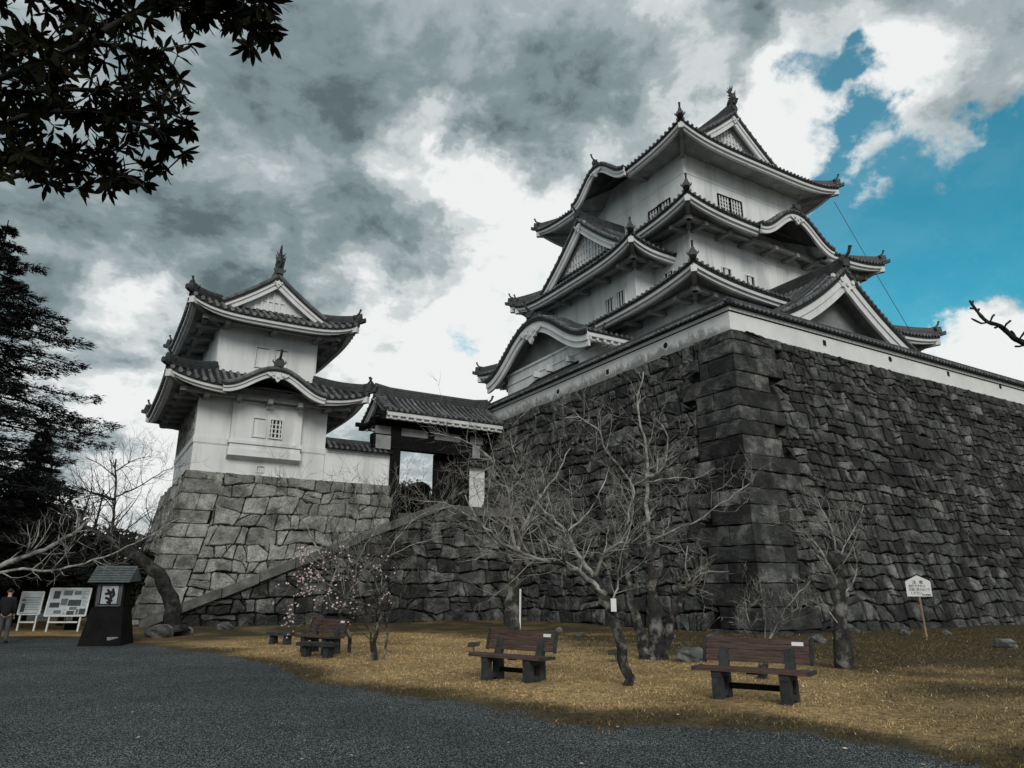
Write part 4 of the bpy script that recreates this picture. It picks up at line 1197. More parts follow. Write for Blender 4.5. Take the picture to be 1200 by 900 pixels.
# ================================================================== GROUND
LB_PTS = [onground(*p) for p in ((-60, 748), (120, 753), (250, 768), (320, 784), (370, 808), (480, 821), (560, 832), (700, 852), (850, 861), (950, 868), (1040, 884), (1120, 898), (1250, 925))]
LBX = [p.x for p in LB_PTS]; LBY = [p.y for p in LB_PTS]
def lawn_edge(x): return float(np.interp(x, LBX, LBY))
def sstep(a, b, x):
    t = min(1, max(0, (x - a) / (b - a))); return t * t * (3 - 2 * t)
def wall_dist(x, y):
    """distance in front of the ramparts (positive on the visitor's side)"""
    p = Vector((x, y, 0)) - RC
    u, v = p.dot(A), p.dot(B)
    d = -v if u > 0 else (-u if v > 0 else math.hypot(u, v))
    if u > 0 and v > 0: d = -min(u, v)
    q = Vector((x, y, 0)) - (W0 + B * (SV0 - .9)); tt = q.dot(A)
    if ST0 - 1 < tt < 19: d = min(d, -q.dot(B))
    return d
def lawn_mask(x, y):
    nz = noise.noise(Vector((x * .55, y * .55, 0))) * .9 + noise.noise(Vector((x * 2.1, y * 2.1, 3))) * .4 + noise.noise(Vector((x * 6.1, y * 6.1, 13))) * .3
    return sstep(-.35, .7, (y - lawn_edge(x)) * .75 + nz * .75)
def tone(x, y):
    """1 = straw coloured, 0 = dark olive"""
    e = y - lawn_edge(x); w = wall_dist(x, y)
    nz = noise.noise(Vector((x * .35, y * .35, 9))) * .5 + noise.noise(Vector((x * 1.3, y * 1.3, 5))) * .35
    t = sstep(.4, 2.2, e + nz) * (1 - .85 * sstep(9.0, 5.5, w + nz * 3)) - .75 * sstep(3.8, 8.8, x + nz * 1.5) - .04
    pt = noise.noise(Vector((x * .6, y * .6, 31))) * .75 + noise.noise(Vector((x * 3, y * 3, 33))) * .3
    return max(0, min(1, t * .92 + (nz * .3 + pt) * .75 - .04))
def gh(x, y):
    m = lawn_mask(x, y)
    z = m * (.05 + .05 * noise.noise(Vector((x * .5, y * .5, 1))))
    w = wall_dist(x, y)
    return z + .16 * sstep(4.0, .3, w) * (1 if w > -1.5 else 1)

def build_ground():
    xs = list(np.arange(-26, 34.01, .3)); ys = list(np.arange(1.5, 44, .3))
    xs = [-1500, -600, -250, -110, -60, -40] + xs + [45, 70, 140, 300, 700, 1500]
    ys = [-600, -100, -30, -8] + ys + [55, 75, 110, 200, 500, 1500]
    v, lm, tn = [], [], []
    for y in ys:
        for x in xs:
            near = -27 < x < 35 and 1 < y < 45
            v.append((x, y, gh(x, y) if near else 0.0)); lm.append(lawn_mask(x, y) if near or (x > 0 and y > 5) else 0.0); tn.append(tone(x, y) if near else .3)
    w = len(xs)
    f = [(j * w + i, j * w + i + 1, (j + 1) * w + i + 1, (j + 1) * w + i) for j in range(len(ys) - 1) for i in range(w - 1)]
    me = bpy.data.meshes.new('ground'); me.from_pydata(v, [], f); me.update()
    for n_, d in (('lawn', lm), ('tone', tn)):
        a = me.attributes.new(n_, 'FLOAT', 'POINT'); a.data.foreach_set('value', d)
    me.polygons.foreach_set('use_smooth', [True] * len(f))
    m = bpy.data.materials.new('ground'); m.use_nodes = True; nt = m.node_tree; nd = nt.nodes; lk = nt.links
    bs = nd['Principled BSDF']; bs.inputs['Roughness'].default_value = .92; bs.inputs['Specular IOR Level'].default_value = .25
    g = nd.new('ShaderNodeNewGeometry'); P = g.outputs['Position']
    def attr(n_): a = nd.new('ShaderNodeAttribute'); a.attribute_name = n_; return a.outputs['Fac']
    def nz(s, d=4, r=.6): n = N(nd, 'ShaderNodeTexNoise', i_Scale=s, i_Detail=d, i_Roughness=r); lk.new(P, n.inputs[0]); return n.outputs[0]
    def mr(s, a, b, c=0, d=1): n = N(nd, 'ShaderNodeMapRange', i_1=a, i_2=b, i_3=c, i_4=d); lk.new(s, n.inputs[0]); return n.outputs[0]
    def mix(f_, a, b, bt='MIX'):
        n = N(nd, 'ShaderNodeMix', data_type='RGBA', blend_type=bt)
        if isinstance(f_, (int, float)): n.inputs[0].default_value = f_
        else: lk.new(f_, n.inputs[0])
        for s, i in ((a, 6), (b, 7)):
            if isinstance(s, tuple): n.inputs[i].default_value = (*s, 1)
            else: lk.new(s, n.inputs[i])
        return n.outputs[2]
    vo = N(nd, 'ShaderNodeTexVoronoi', i_Scale=56.0, i_Randomness=1.0); lk.new(P, vo.inputs[0])
    sepc = nd.new('ShaderNodeSeparateColor'); lk.new(vo.outputs['Color'], sepc.inputs[0])
    stone = mix(mr(sepc.outputs[0], .1, .95), (.045, .056, .060), (.39, .44, .455))
    stone = mix(mr(sepc.outputs[1], .93, .97), stone, (.55, .56, .56))
    stone = mix(mr(vo.outputs['Distance'], .25, .55), stone, (.012, .014, .015))
    patch = mr(nz(.32, 7, .7), .33, .68, .72, 1.55); cc = nd.new('ShaderNodeCombineXYZ')
    for k in range(3): lk.new(patch, cc.inputs[k])
    stone = mix(1.0, stone, cc.outputs[0], 'MULTIPLY')
    gold = mix(mr(nz(9, 6, .75), .35, .65), (.20, .126, .048), (.66, .465, .22))
    olive = mix(mr(nz(9, 6, .75), .35, .65), (.020, .017, .008), (.10, .074, .032))
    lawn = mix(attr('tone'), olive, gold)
    lawn = mix(mr(nz(3.3, 7, .75), .55, .75), lawn, (.07, .055, .03))
    lawn = mix(mr(nz(26, 4, .7), .54, .66), lawn, (.05, .042, .022))
    f_ = N(nd, 'ShaderNodeMath', operation='ADD'); lk.new(attr('lawn'), f_.inputs[0]); lk.new(mr(nz(5, 6, .7), .2, .8, -.35, .35), f_.inputs[1])
    lk.new(mix(mr(f_.outputs[0], .35, .65), stone, lawn), bs.inputs['Base Color'])
    b = N(nd, 'ShaderNodeBump', i_Strength=.9, i_Distance=.03); lk.new(mr(vo.outputs['Distance'], 0, .6, 1, 0), b.inputs['Height'])
    b2 = N(nd, 'ShaderNodeBump', i_Strength=.5, i_Distance=.08); lk.new(nz(4, 6, .7), b2.inputs['Height']); lk.new(b.outputs[0], b2.inputs['Normal'])
    lk.new(b2.outputs[0], bs.inputs['Normal'])
    me.materials.append(m)
    o = bpy.data.objects.new('ground', me); COL.objects.link(o); o['kind'] = 'structure'
    return o
build_ground()

def fast_mesh(name, V, loops_per_face, m, attrs=None):
    """many equal faces from a vertex array"""
    me = bpy.data.meshes.new(name); n = len(V); k = loops_per_face; nf = n // k
    me.vertices.add(n); me.vertices.foreach_set('co', np.asarray(V, dtype=np.float32).ravel())
    me.loops.add(n); me.loops.foreach_set('vertex_index', np.arange(n, dtype=np.int32))
    me.polygons.add(nf); me.polygons.foreach_set('loop_start', np.arange(0, n, k, dtype=np.int32)); me.polygons.foreach_set('loop_total', np.full(nf, k, dtype=np.int32))
    for a_, d in (attrs or {}).items():
        a = me.attributes.new(a_, 'FLOAT', 'POINT'); a.data.foreach_set('value', np.asarray(d, dtype=np.float32))
    me.update(calc_edges=True); me.materials.append(m if not isinstance(m, str) else M[m])
    o = bpy.data.objects.new(name, me); COL.objects.link(o)
    return o

def grass_material():
    m = bpy.data.materials.new('grass_blades'); m.use_nodes = True; nt = m.node_tree; nd = nt.nodes; lk = nt.links
    bs = nd['Principled BSDF']; bs.inputs['Roughness'].default_value = .8; bs.inputs['Specular IOR Level'].default_value = .15
    a = nd.new('ShaderNodeAttribute'); a.attribute_name = 'tone'
    g = nd.new('ShaderNodeNewGeometry')
    def ramp(c1, c2):
        x = N(nd, 'ShaderNodeMix', data_type='RGBA'); lk.new(g.outputs['Random Per Island'], x.inputs[0]); x.inputs[6].default_value = (*c1, 1); x.inputs[7].default_value = (*c2, 1); return x.outputs[2]
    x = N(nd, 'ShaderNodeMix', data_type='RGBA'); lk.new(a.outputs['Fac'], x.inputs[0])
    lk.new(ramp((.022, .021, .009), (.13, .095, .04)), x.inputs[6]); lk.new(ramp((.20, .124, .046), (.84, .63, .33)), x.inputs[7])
    lk.new(x.outputs[2], bs.inputs['Base Color'])
    return m
def build_grass():
    rnd = random.Random(4); V, T = [], []
    n = 0
    while n < 120000:
        y = 6.5 + 24 * rnd.random() ** 1.5; x = rnd.uniform(-9, 24)
        if x > .78 * y + 1.5 or x < -.6 * y: continue
        if wall_dist(x, y) < .15: continue
        lm = lawn_mask(x, y)
        if lm < .3 or rnd.random() > lm * .95: continue
        t = tone(x, y); z = gh(x, y)
        if noise.noise(Vector((x * 1.1, y * 1.1, 20))) < -.32: continue
        h = rnd.uniform(.012, .038) * (1.3 if t < .4 else 1); a = rnd.random() * 6.283; w = rnd.uniform(.0025, .006) * (1 + y / 20)
        lx, ly = rnd.gauss(0, .9) * h, rnd.gauss(0, .9) * h
        V += [(x - math.cos(a) * w, y - math.sin(a) * w, z - .005), (x + math.cos(a) * w, y + math.sin(a) * w, z - .005), (x + lx, y + ly, z + h)]
        t2 = max(0, min(1, t + rnd.gauss(0, .22))); T += [t2] * 3
        n += 1
    o = fast_mesh('dry_grass', V, 3, grass_material(), {'tone': T}); o['kind'] = 'stuff'
    V = []
    for i in range(420):
        y = 7 + 20 * rnd.random() ** 1.3; x = rnd.uniform(-8, 22)
        if wall_dist(x, y) < .2 or lawn_mask(x, y) < .4: continue
        s = rnd.uniform(.012, .032); a = rnd.random() * 6.283; z = gh(x, y) + .03
        c, q = math.cos(a) * s, math.sin(a) * s; t = rnd.gauss(0, .6) * s
        V += [(x - c, y - q, z - t), (x + q * .6, y - c * .6, z + t * .4), (x + c, y + q, z + t), (x - q * .6, y + c * .6, z + .01)]
    for i in range(150):
        p = onground(rnd.uniform(0, 1100), rnd.uniform(760, 900)); s = rnd.uniform(.012, .03); a = rnd.random() * 6.283; c, q = math.cos(a) * s, math.sin(a) * s
        if lawn_mask(p.x, p.y) > .3: continue
        V += [(p.x - c, p.y - q, .012), (p.x + q * .6, p.y - c * .6, .02), (p.x + c, p.y + q, .012), (p.x - q * .6, p.y + c * .6, .008)]
    o = fast_mesh('fallen_leaves', V, 4, 'dead_leaf'); o['kind'] = 'stuff'
build_grass()

# the upper courtyard seen through the gate, with a scrubby bank behind it
cy = MB(); cy.grid([[W0 + A * u + B * v + UP * (GZ - .05) for v in (3.4, 30, 60)] for u in (9.0, 22, 40)])
tag(ob('courtyard', cy, 'courtyard_soil'), kind='structure')
def scrub(name, c, size, n, m, rnd, leaf=.12, lobes=9, label=None, cat=None, kind=None, group=None, parent=None, flat=.6):
    V = []; ls = []
    for i in range(lobes):
        d = Vector((rnd.uniform(-1, 1), rnd.uniform(-1, 1), rnd.uniform(-.55, 1)))
        ls.append((Vector((d.x * size[0] * .62, d.y * size[1] * .62, d.z * size[2] * .62)), rnd.uniform(.28, .5)))
    for i in range(n):
        lc, lr = rnd.choice(ls)
        d = Vector((rnd.gauss(0, 1), rnd.gauss(0, 1), rnd.gauss(0, 1))).normalized() * (rnd.random() ** .45)
        p = Vector(c) + lc + Vector((d.x * lr * size[0], d.y * lr * size[1], d.z * lr * size[2] * .9))
        a = Vector((rnd.gauss(0, 1), rnd.gauss(0, 1), rnd.gauss(0, .6))).normalized(); b = a.orthogonal().normalized()
        l = leaf * rnd.uniform(.6, 1.5)
        V += [p - a * l, p - b * l * .45, p + a * l, p + b * l * .45]
    o = fast_mesh(name, V, 4, m)
    if parent: o.parent = parent
    if label: tag(o, label, cat, group)
    if kind: o['kind'] = kind
    return o
rs = random.Random(8)
for (u, v, sz, m, lab) in ((18.6, 9.0, (2.6, 1.8, 2.0), 'shrub_brown', 'brown bare shrub seen through the gate, right of the opening'), (15.6, 8.0, (2.4, 1.6, 1.9), 'shrub_brown', 'low brown shrub seen through the gate, behind its left post')):
    c = W0 + A * u + B * v + UP * (GZ + sz[2] * .8)
    scrub('shrub', c, sz, 5200, m, rs, .13, 12, lab, 'shrub', group='shrubs in the courtyard behind the gate')

# ================================================================== BENCHES
def make_bench(loc, rz, label):
    t = thing('park_bench', label, 'bench', loc, rz, 'wooden park benches on concrete legs')
    st = MB()
    for i in range(3): st.bb((-.83, -.30 + i * .145, .405), (.83, -.30 + i * .145 + .135, .45))
    ob('seat', st, 'bench_wood', t)
    bk = MB(); tilt = Matrix.Rotation(R(-14), 3, 'X')
    for i in range(4):
        z = .56 + i * .088
        bk.box((0, .17 + (z - .5) * .25, z), (1.58, .035, .08), rot=tilt)
    b = ob('backrest', bk, 'bench_wood', t)
    for sx in (-1, 1):
        e = MB(); e.box((sx * .815, .17 + (.69 - .5) * .25, .692), (.045, .06, .38), rot=tilt); ob('end_cap', e, 'bench_concrete', b)
        c = MB(); c.bb((sx * .832, -.30, .40), (sx * .872, .135, .455)); ob('end_cap', c, 'bench_concrete', t)
    for sx in (-1, 1):
        l = MB(); x = sx * .5
        def foot(y0, y1, z0, z1, dx=.075): l.bb((x - dx, y0, z0), (x + dx, y1, z1))
        l.prism([(-.27, -.05), (-.13, -.05), (-.13, .31), (-.26, .31)], lambda a, b_, tt: (x + tt, a, b_), -.075, .075)
        l.prism([(.05, -.05), (.24, -.05), (.22, .31), (.06, .31)], lambda a, b_, tt: (x + tt, a, b_), -.075, .075)
        foot(-.128, .048, .04, .12); foot(-.27, .22, .312, .402)
        l.prism([(.07, .404), (.2, .404), (.285, .80), (.24, .80)], lambda a, b_, tt: (x + tt, a, b_), -.07, .07)
        ob('leg', l, 'bench_concrete', t)
    s = MB(); s.bb((-.42, .09, .13), (.42, .17, .21)); s.bb((-.10, -.06, .36), (.06, .02, .403)); ob('stretcher', s, 'dark_wood', t)
    pl = MB(); pl.box((.62, .17 + (.80 - .5) * .25 - .024, .80), (.17, .006, .055), rot=tilt); ob('name_plate', pl, 'white_plate', t)
    return t
def bench_at(px, py, rz, label, dz=0):
    p = onground(px, py); p.z = gh(p.x, p.y) + dz
    return make_bench(p, R(rz), label)
bench_at(887, 826, -34, 'brown slatted bench with white plate, largest and nearest, at the right of the lawn')
bench_at(602, 801, -40, 'brown slatted bench in the middle of the lawn, before the thick dark trunk')
bench_at(375, 768, -42, 'small distant brown bench behind a low slab seat, beside the blossoming tree')
def slab(loc, rz, L, label):
    t = thing('slab_seat', label, 'stool', loc, rz, 'low slab seats by the far bench')
    s = MB(); n = 8
    for k, (z0, z1, q) in enumerate(((.27, .36, 1),)):
        s.prism([(-L / 2, -.15), (-L * .3, -.19), (L * .3, -.18), (L / 2, -.12), (L / 2, .13), (L * .25, .19), (-L * .3, .18), (-L / 2, .14)], lambda a, b, tt: (a, b, tt), z0, z1)
    ob('seat', s, 'bench_concrete', t)
    for x in (-L * .3, L * .3):
        l = MB(); l.box((x, 0, .11), (.16, .26, .34), taper=.8); ob('leg', l, 'bench_concrete', t)
for px, py, rz, L, lab in ((328, 757, -30, 1.0, 'low dark slab seat, the one farther left of the distant bench'), (371, 772, -25, 1.15, 'low dark slab seat directly in front of the distant bench')):
    p = onground(px, py); p.z = gh(p.x, p.y); slab(p, R(rz), L, lab)

# ================================================================== SIGNS
def text(body, size, m, parent, loc, rot=(R(90), 0, 0), name='lettering', align='LEFT', sx=1.0):
    c = bpy.data.curves.new(name, 'FONT'); c.body = body; c.size = size; c.align_x = align; c.extrude = .001; c.offset = .0016
    c.materials.append(M[m]); c.resolution_u = 3
    tmp = bpy.data.objects.new(name, c); COL.objects.link(tmp)
    dg = bpy.context.evaluated_depsgraph_get(); me = bpy.data.meshes.new_from_object(tmp.evaluated_get(dg))
    bpy.data.objects.remove(tmp); bpy.data.curves.remove(c)
    me.name = name
    if not me.materials: me.materials.append(M[m])
    o = bpy.data.objects.new(name, me); COL.objects.link(o); o.parent = parent; o.location = loc; o.rotation_euler = rot; o.scale = (sx, 1, 1)
    return o
p = onground(1086, 751); p.z = gh(p.x, p.y)
ws = thing('warning_sign', 'white gable topped warning sign on a thin wooden stake before the rampart', 'sign', p, R(-24))
Yp = p.y; sc = Yp / 885.0
b = MB(); hw_, zb_, zs_, zt_ = 13.2 * sc, 46 * sc, 63.5 * sc, 70.5 * sc
b.prism([(-hw_, zb_), (hw_, zb_), (hw_, zs_), (0, zt_), (-hw_, zs_)], lambda a, q, t: (a, t, q), -.012, .012); bd = ob('board', b, 'white_plate', ws)
s_ = MB(); s_.bar((0.03, .035, -.2), (-.02, .035, zs_ - .1), .06, .045); ob('stake', s_, 'post_wood', ws)
fr = MB()
for q0, q1 in (((-hw_, zs_), (0, zt_)), ((0, zt_), (hw_, zs_))): fr.bar((q0[0] * 1.08, 0, q0[1] + .02), (q1[0] * 1.08, 0, q1[1] + .02), .05, .03)
ob('rim', fr, 'dark_wood', bd)
u_ = hw_ / 13.2
text('注', 4.6 * u_, 'ink', bd, (-6.2 * u_, -.014, 60.6 * u_)); text('意', 4.6 * u_, 'red_ink', bd, (1.0 * u_, -.014, 60.6 * u_))
for i, (tx, xx) in enumerate((('危険ですから', -10.4), ('石垣に登らないで', -10.4), ('ください。', -9.4))): text(tx, 3.5 * u_, 'ink', bd, (xx * u_, -.014, (56.6 - i * 4.0) * u_), sx=.78 if len(tx) > 7 else .86)
text('管理事務所', 1.9 * u_, 'ink', bd, (2.6 * u_, -.014, 47.0 * u_))

# information boards at the left
def board(label, cx, by, w, h, zb, lean, legs_px, content):
    p = onground(cx, by); t = thing('information_board', label, 'sign', p, R(8), 'information boards at the edge of the yard')
    tilt = Matrix.Rotation(R(-lean), 3, 'X')
    def q(x, z, y=0.0): return tuple(tilt @ Vector((x, y, z)))
    zc = zb + h / 2
    b = MB(); b.box(q(0, zc), (w, .04, h), rot=tilt); face = ob('panel', b, 'board_face', t)
    f = MB()
    for a, c in (((-w / 2, zb), (w / 2, zb)), ((-w / 2, zb + h), (w / 2, zb + h)), ((-w / 2, zb), (-w / 2, zb + h)), ((w / 2, zb), (w / 2, zb + h))): f.bar(q(*a, -.01), q(*c, -.01), .05, .05)
    ob('frame', f, 'sign_frame', t)
    for x in (-w * .38, w * .38):
        l = MB(); l.bar((x, .05, -.1), q(x, zb + .1, .04), .06, .06); ob('leg', l, 'sign_frame', t)
    for m, rects in content.items():
        tx = MB()
        for (x0, z0, x1, z1) in rects:
            d = MB() if z1 - z0 > .1 else tx
            d.box(q((x0 + x1) / 2 * w - w / 2, zb + (z0 + z1) / 2 * h, -.026), ((x1 - x0) * w, .008, (z1 - z0) * h), rot=tilt)
            if d is not tx: ob('printed_picture', d, m, face)
        if tx.v: ob('printed_text', tx, m, face)
    if len(legs_px) > 1: 
        r_ = MB(); r_.bar((-w * .36, .03, .42), (w * .36, .03, .42), .05, .06); ob('rail', r_, 'sign_frame', t)
    return t
lines = lambda x0, x1, z0, z1, n: [(x0, z0 + (z1 - z0) * (i + .3) / n, x1 - .04 * ((i * 7) % 3), z0 + (z1 - z0) * (i + .55) / n) for i in range(n)]
board('wide information board with a patchwork of maps and photographs on white legs', 71, 741.5, 1.62, 1.15, .68, 12, (0, 1),
      {'board_dark': [(.06, .30, .30, .48), (.50, .36, .82, .58), (.52, .04, .70, .18), (.82, .05, .97, .26), (.10, .62, .26, .90)],
       'board_mid': [(.32, .38, .48, .62), (.34, .74, .56, .92), (.60, .76, .78, .90), (.20, .08, .38, .20), (.56, .22, .74, .32), (.74, .05, .80, .24)],
       'ink': lines(.80, .95, .62, .92, 7) + lines(.42, .50, .05, .24, 4) + lines(.86, .97, .34, .56, 5)})
board('smaller pale blue information board with lines of writing, next to the wide one', 28, 741.5, .86, .92, .74, 8, (0, 1),
      {'board_mid': lines(.12, .92, .18, .80, 8), 'board_dark': [(.08, .10, .26, .48), (.06, .60, .22, .66)], 'ink': [(.10, .03, .9, .05)]})
pb = onground(85, 739)
bx = thing('leaflet_box', 'small dark box with a pale notice hanging below the wide board', 'box', pb, R(8))
b = MB(); b.box((0, -.25, .42), (.42, .3, .75)); ob('body', b, 'dark_wood', bx); b = MB(); b.box((-.05, -.405, .62), (.26, .01, .36)); pn = ob('notice', b, 'white_plate', bx)
b = MB(); b.box((-.05, -.412, .66), (.12, .004, .2)); b.box((-.05, -.412, .50), (.18, .004, .03)); ob('printed_figure', b, 'board_mid', pn)

# roofed wooden lantern-shaped notice stand
p = onground(124, 756)
kz = thing('notice_stand', 'dark roofed wooden notice stand with a lit-looking white calligraphy panel', 'stand', p, R(6))
kz['label'] = 'dark wooden notice stand with a pale roof and white brushwork panel'
S = p.y / 878.0
b = MB()
n0_, n1_ = 24 * S, 17.5 * S
b.add([(-n0_, -n0_ * .8, -.1), (n0_, -n0_ * .8, -.1), (n0_, n0_ * .8, -.1), (-n0_, n0_ * .8, -.1), (-n1_, -n1_ * .7, 42 * S), (n1_, -n1_ * .7, 42 * S), (n1_, n1_ * .7, 42 * S), (-n1_, n1_ * .7, 42 * S)],
      [(3, 2, 1, 0), (4, 5, 6, 7), (0, 1, 5, 4), (1, 2, 6, 5), (2, 3, 7, 6), (3, 0, 4, 7)]); ob('skirted_base', b, 'dark_wood', kz)
b = MB(); b.bb((-16 * S, -10 * S, 42 * S), (16 * S, 10 * S, 72 * S)); hd = ob('housing', b, 'dark_wood', kz)
b = MB(); b.bb((-9 * S, -10.6 * S, 46 * S), (9 * S, -10.05 * S, 66 * S)); pn = ob('paper_panel', b, 'board_face', hd, label='white panel with black brushwork')
b = MB()
for a in (((-13, 43.5), (-13, 68)), ((13, 43.5), (13, 68)), ((-14, 44), (14, 44)), ((-14, 67.5), (14, 67.5)), ((-11, 46), (-11, 66)), ((11, 46), (11, 66))): b.bar((a[0][0] * S, -10.5 * S, a[0][1] * S), (a[1][0] * S, -10.5 * S, a[1][1] * S), .05, .05)
ob('panel_frame', b, 'grey_metal', hd)
b = MB()
for pts in (((-3, 62), (0, 59), (2, 54), (0, 49)), ((-5, 57), (0, 58), (5, 60)), ((3, 63), (5, 56), (2, 52)), ((-4, 53), (1, 51), (4, 49)), ((-2, 48), (3, 47.5))): b.tube([(x * S, -10.75 * S, z * S) for x, z in pts], [.035, .05, .04, .02][:len(pts)], 5)
ob('brush_strokes', b, 'ink', pn)
b = MB(); b.add([(-23 * S, -19 * S, 70 * S), (23 * S, -19 * S, 70 * S), (23 * S, 0, 89 * S), (-23 * S, 0, 89 * S), (-23 * S, 17 * S, 72 * S), (23 * S, 17 * S, 72 * S)], [(0, 1, 2, 3), (3, 2, 5, 4), (0, 3, 4), (1, 5, 2), (0, 4, 5, 1)])
for i in range(6): b.bar((-22.6 * S, (-17.5 + i * 2.9) * S, (71.7 + i * 2.9) * S + .02), (22.6 * S, (-17.5 + i * 2.9) * S, (71.7 + i * 2.9) * S + .02), .03, .02)
ob('roof', b, 'tin_roof', kz)
q = onground(131, 757)
fl = thing('floodlight', 'small bright metal spotlight on the gravel before the notice stand', 'lamp', q, 0.3, 'small ground spotlights')
def flood(t, m):
    b = MB(); b.tube([(0, 0, -.02), (0, 0, .16)], .02, 6); b.box((0, 0, .01), (.22, .14, .02)); ob('base', b, m, t)
    b = MB(); b.add([(-.15, -.05, .17), (.15, -.05, .17), (.12, .14, .13), (-.12, .14, .13), (-.16, -.1, .27), (.16, -.1, .27), (.12, .12, .24), (-.12, .12, .24)], [(3, 2, 1, 0), (4, 5, 6, 7), (0, 1, 5, 4), (1, 2, 6, 5), (2, 3, 7, 6), (3, 0, 4, 7)]); ob('lamp_head', b, m, t)
flood(fl, 'lamp_metal')
for px, py, lab in ((555, 767, 'small grey ground spotlight left of the middle bench'), (722, 778, 'small dark ground spotlight beside the leaning tree trunk')):
    q = onground(px, py); q.z = gh(q.x, q.y); fl = thing('floodlight', lab, 'lamp', q, .5, 'small ground spotlights'); flood(fl, 'grey_metal')
def person_at(px, py, rz):
    q = onground(px, py); t = thing('person', 'person in dark jacket and grey trousers standing at the left edge by the boards', 'person', q, R(rz))
    def body(name, V, E, rad, m, parent, sub=2):
        me = bpy.data.meshes.new(name); me.from_pydata(V, E, []); o = bpy.data.objects.new(name, me); COL.objects.link(o)
        sk = o.modifiers.new('skin', 'SKIN'); sk.use_smooth_shade = True; ss = o.modifiers.new('sub', 'SUBSURF'); ss.levels = ss.render_levels = sub
        for i, r_ in enumerate(rad): me.skin_vertices[0].data[i].radius = r_ if isinstance(r_, tuple) else (r_, r_)
        me.skin_vertices[0].data[0].use_root = True
        dg = bpy.context.evaluated_depsgraph_get(); me2 = bpy.data.meshes.new_from_object(o.evaluated_get(dg)); me2.name = name
        bpy.data.objects.remove(o); o = bpy.data.objects.new(name, me2); COL.objects.link(o); me2.materials.clear(); me2.materials.append(M[m]); o.parent = parent; return o
    # one continuous body: pelvis, spine, neck, head, arms with hands, legs with feet (front is -y)
    V = [(0, 0, .93), (0, .01, 1.12), (0, .015, 1.32), (0, .0, 1.45), (0, -.015, 1.53), (0, -.03, 1.60), (0, -.03, 1.70), (.17, .01, 1.40), (.21, .02, 1.14), (.20, -.09, .92), (.195, -.12, .84), (-.17, .01, 1.40), (-.21, .02, 1.14), (-.20, -.09, .92), (-.195, -.12, .84),
         (.095, 0, .86), (.105, -.01, .48), (.11, .03, .09), (.12, -.10, .035), (-.095, 0, .86), (-.105, -.01, .48), (-.11, .03, .09), (-.12, -.10, .035)]
    E = [(0, 1), (1, 2), (2, 3), (3, 4), (4, 5), (5, 6), (2, 7), (7, 8), (8, 9), (9, 10), (2, 11), (11, 12), (12, 13), (13, 14), (0, 15), (15, 16), (16, 17), (17, 18), (0, 19), (19, 20), (20, 21), (21, 22)]
    rad = [(.15, .11), (.14, .10), (.15, .105), (.07, .06), (.055, .055), (.075, .085), (.07, .08), .06, .045, .035, .03, .06, .045, .035, .03, .085, .06, .042, .035, .085, .06, .042, .035]
    bd_ = body('body', V, E, rad, 'skin', t)
    for sx in (-1, 1):
        for i, (fx, l) in enumerate(((-.02, .075), (-.007, .085), (.007, .08), (.02, .065))):
            m = MB(); m.tube([(sx * .195 + fx, -.125, .83), (sx * .195 + fx, -.135, .83 - l * .5), (sx * .195 + fx, -.122, .83 - l)], [.010, .009, .006], 6); ob('finger', m, 'skin', bd_, smooth=True)
        m = MB(); m.tube([(sx * .18, -.135, .85), (sx * .172, -.155, .81), (sx * .175, -.158, .78)], [.011, .010, .007], 6); ob('thumb', m, 'skin', bd_, smooth=True)
    body('jacket', [(0, 0, .80), (0, .01, 1.12), (0, .015, 1.33), (0, .0, 1.47), (.175, .01, 1.40), (.215, .02, 1.14), (.204, -.085, .93), (-.175, .01, 1.40), (-.215, .02, 1.14), (-.204, -.085, .93)], [(0, 1), (1, 2), (2, 3), (2, 4), (4, 5), (5, 6), (2, 7), (7, 8), (8, 9)],
         [(.19, .15), (.175, .135), (.18, .135), (.08, .075), .085, .068, .055, .085, .068, .055], 'dark_cloth', t)
    body('trousers', [(0, 0, .96), (.097, 0, .84), (.107, -.01, .48), (.112, .03, .06), (-.097, 0, .84), (-.107, -.01, .48), (-.112, .03, .06)], [(0, 1), (1, 2), (2, 3), (0, 4), (4, 5), (5, 6)], [(.16, .125), .105, .08, .068, .105, .08, .068], 'grey_cloth', t)
    for sx in (-1, 1): body('shoe', [(sx * .112, .05, .04), (sx * .118, -.06, .04), (sx * .124, -.17, .03)], [(0, 1), (1, 2)], [.05, .055, .04], 'ink', t)
    body('hair', [(0, .0, 1.60), (0, .0, 1.68), (0, -.03, 1.735)], [(0, 1), (1, 2)], [(.075, .07), (.088, .088), (.075, .09)], 'ink', bd_)
    m = MB(); m.add([(-.012, -.105, 1.63), (.012, -.105, 1.63), (0, -.135, 1.62), (0, -.10, 1.67)], [(0, 1, 2), (0, 2, 3), (2, 1, 3)]); ob('nose', m, 'skin', bd_)
    for sx in (-1, 1):
        m = MB(); m.box((sx * .032, -.112, 1.665), (.024, .012, .010)); ob('eye', m, 'ink', bd_); m = MB(); m.box((sx * .078, -.02, 1.645), (.018, .03, .05)); ob('ear', m, 'skin', bd_)
    m = MB(); m.box((0, -.112, 1.59), (.045, .012, .010)); ob('mouth', m, 'red_ink', bd_)
person_at(1, 754, 200)

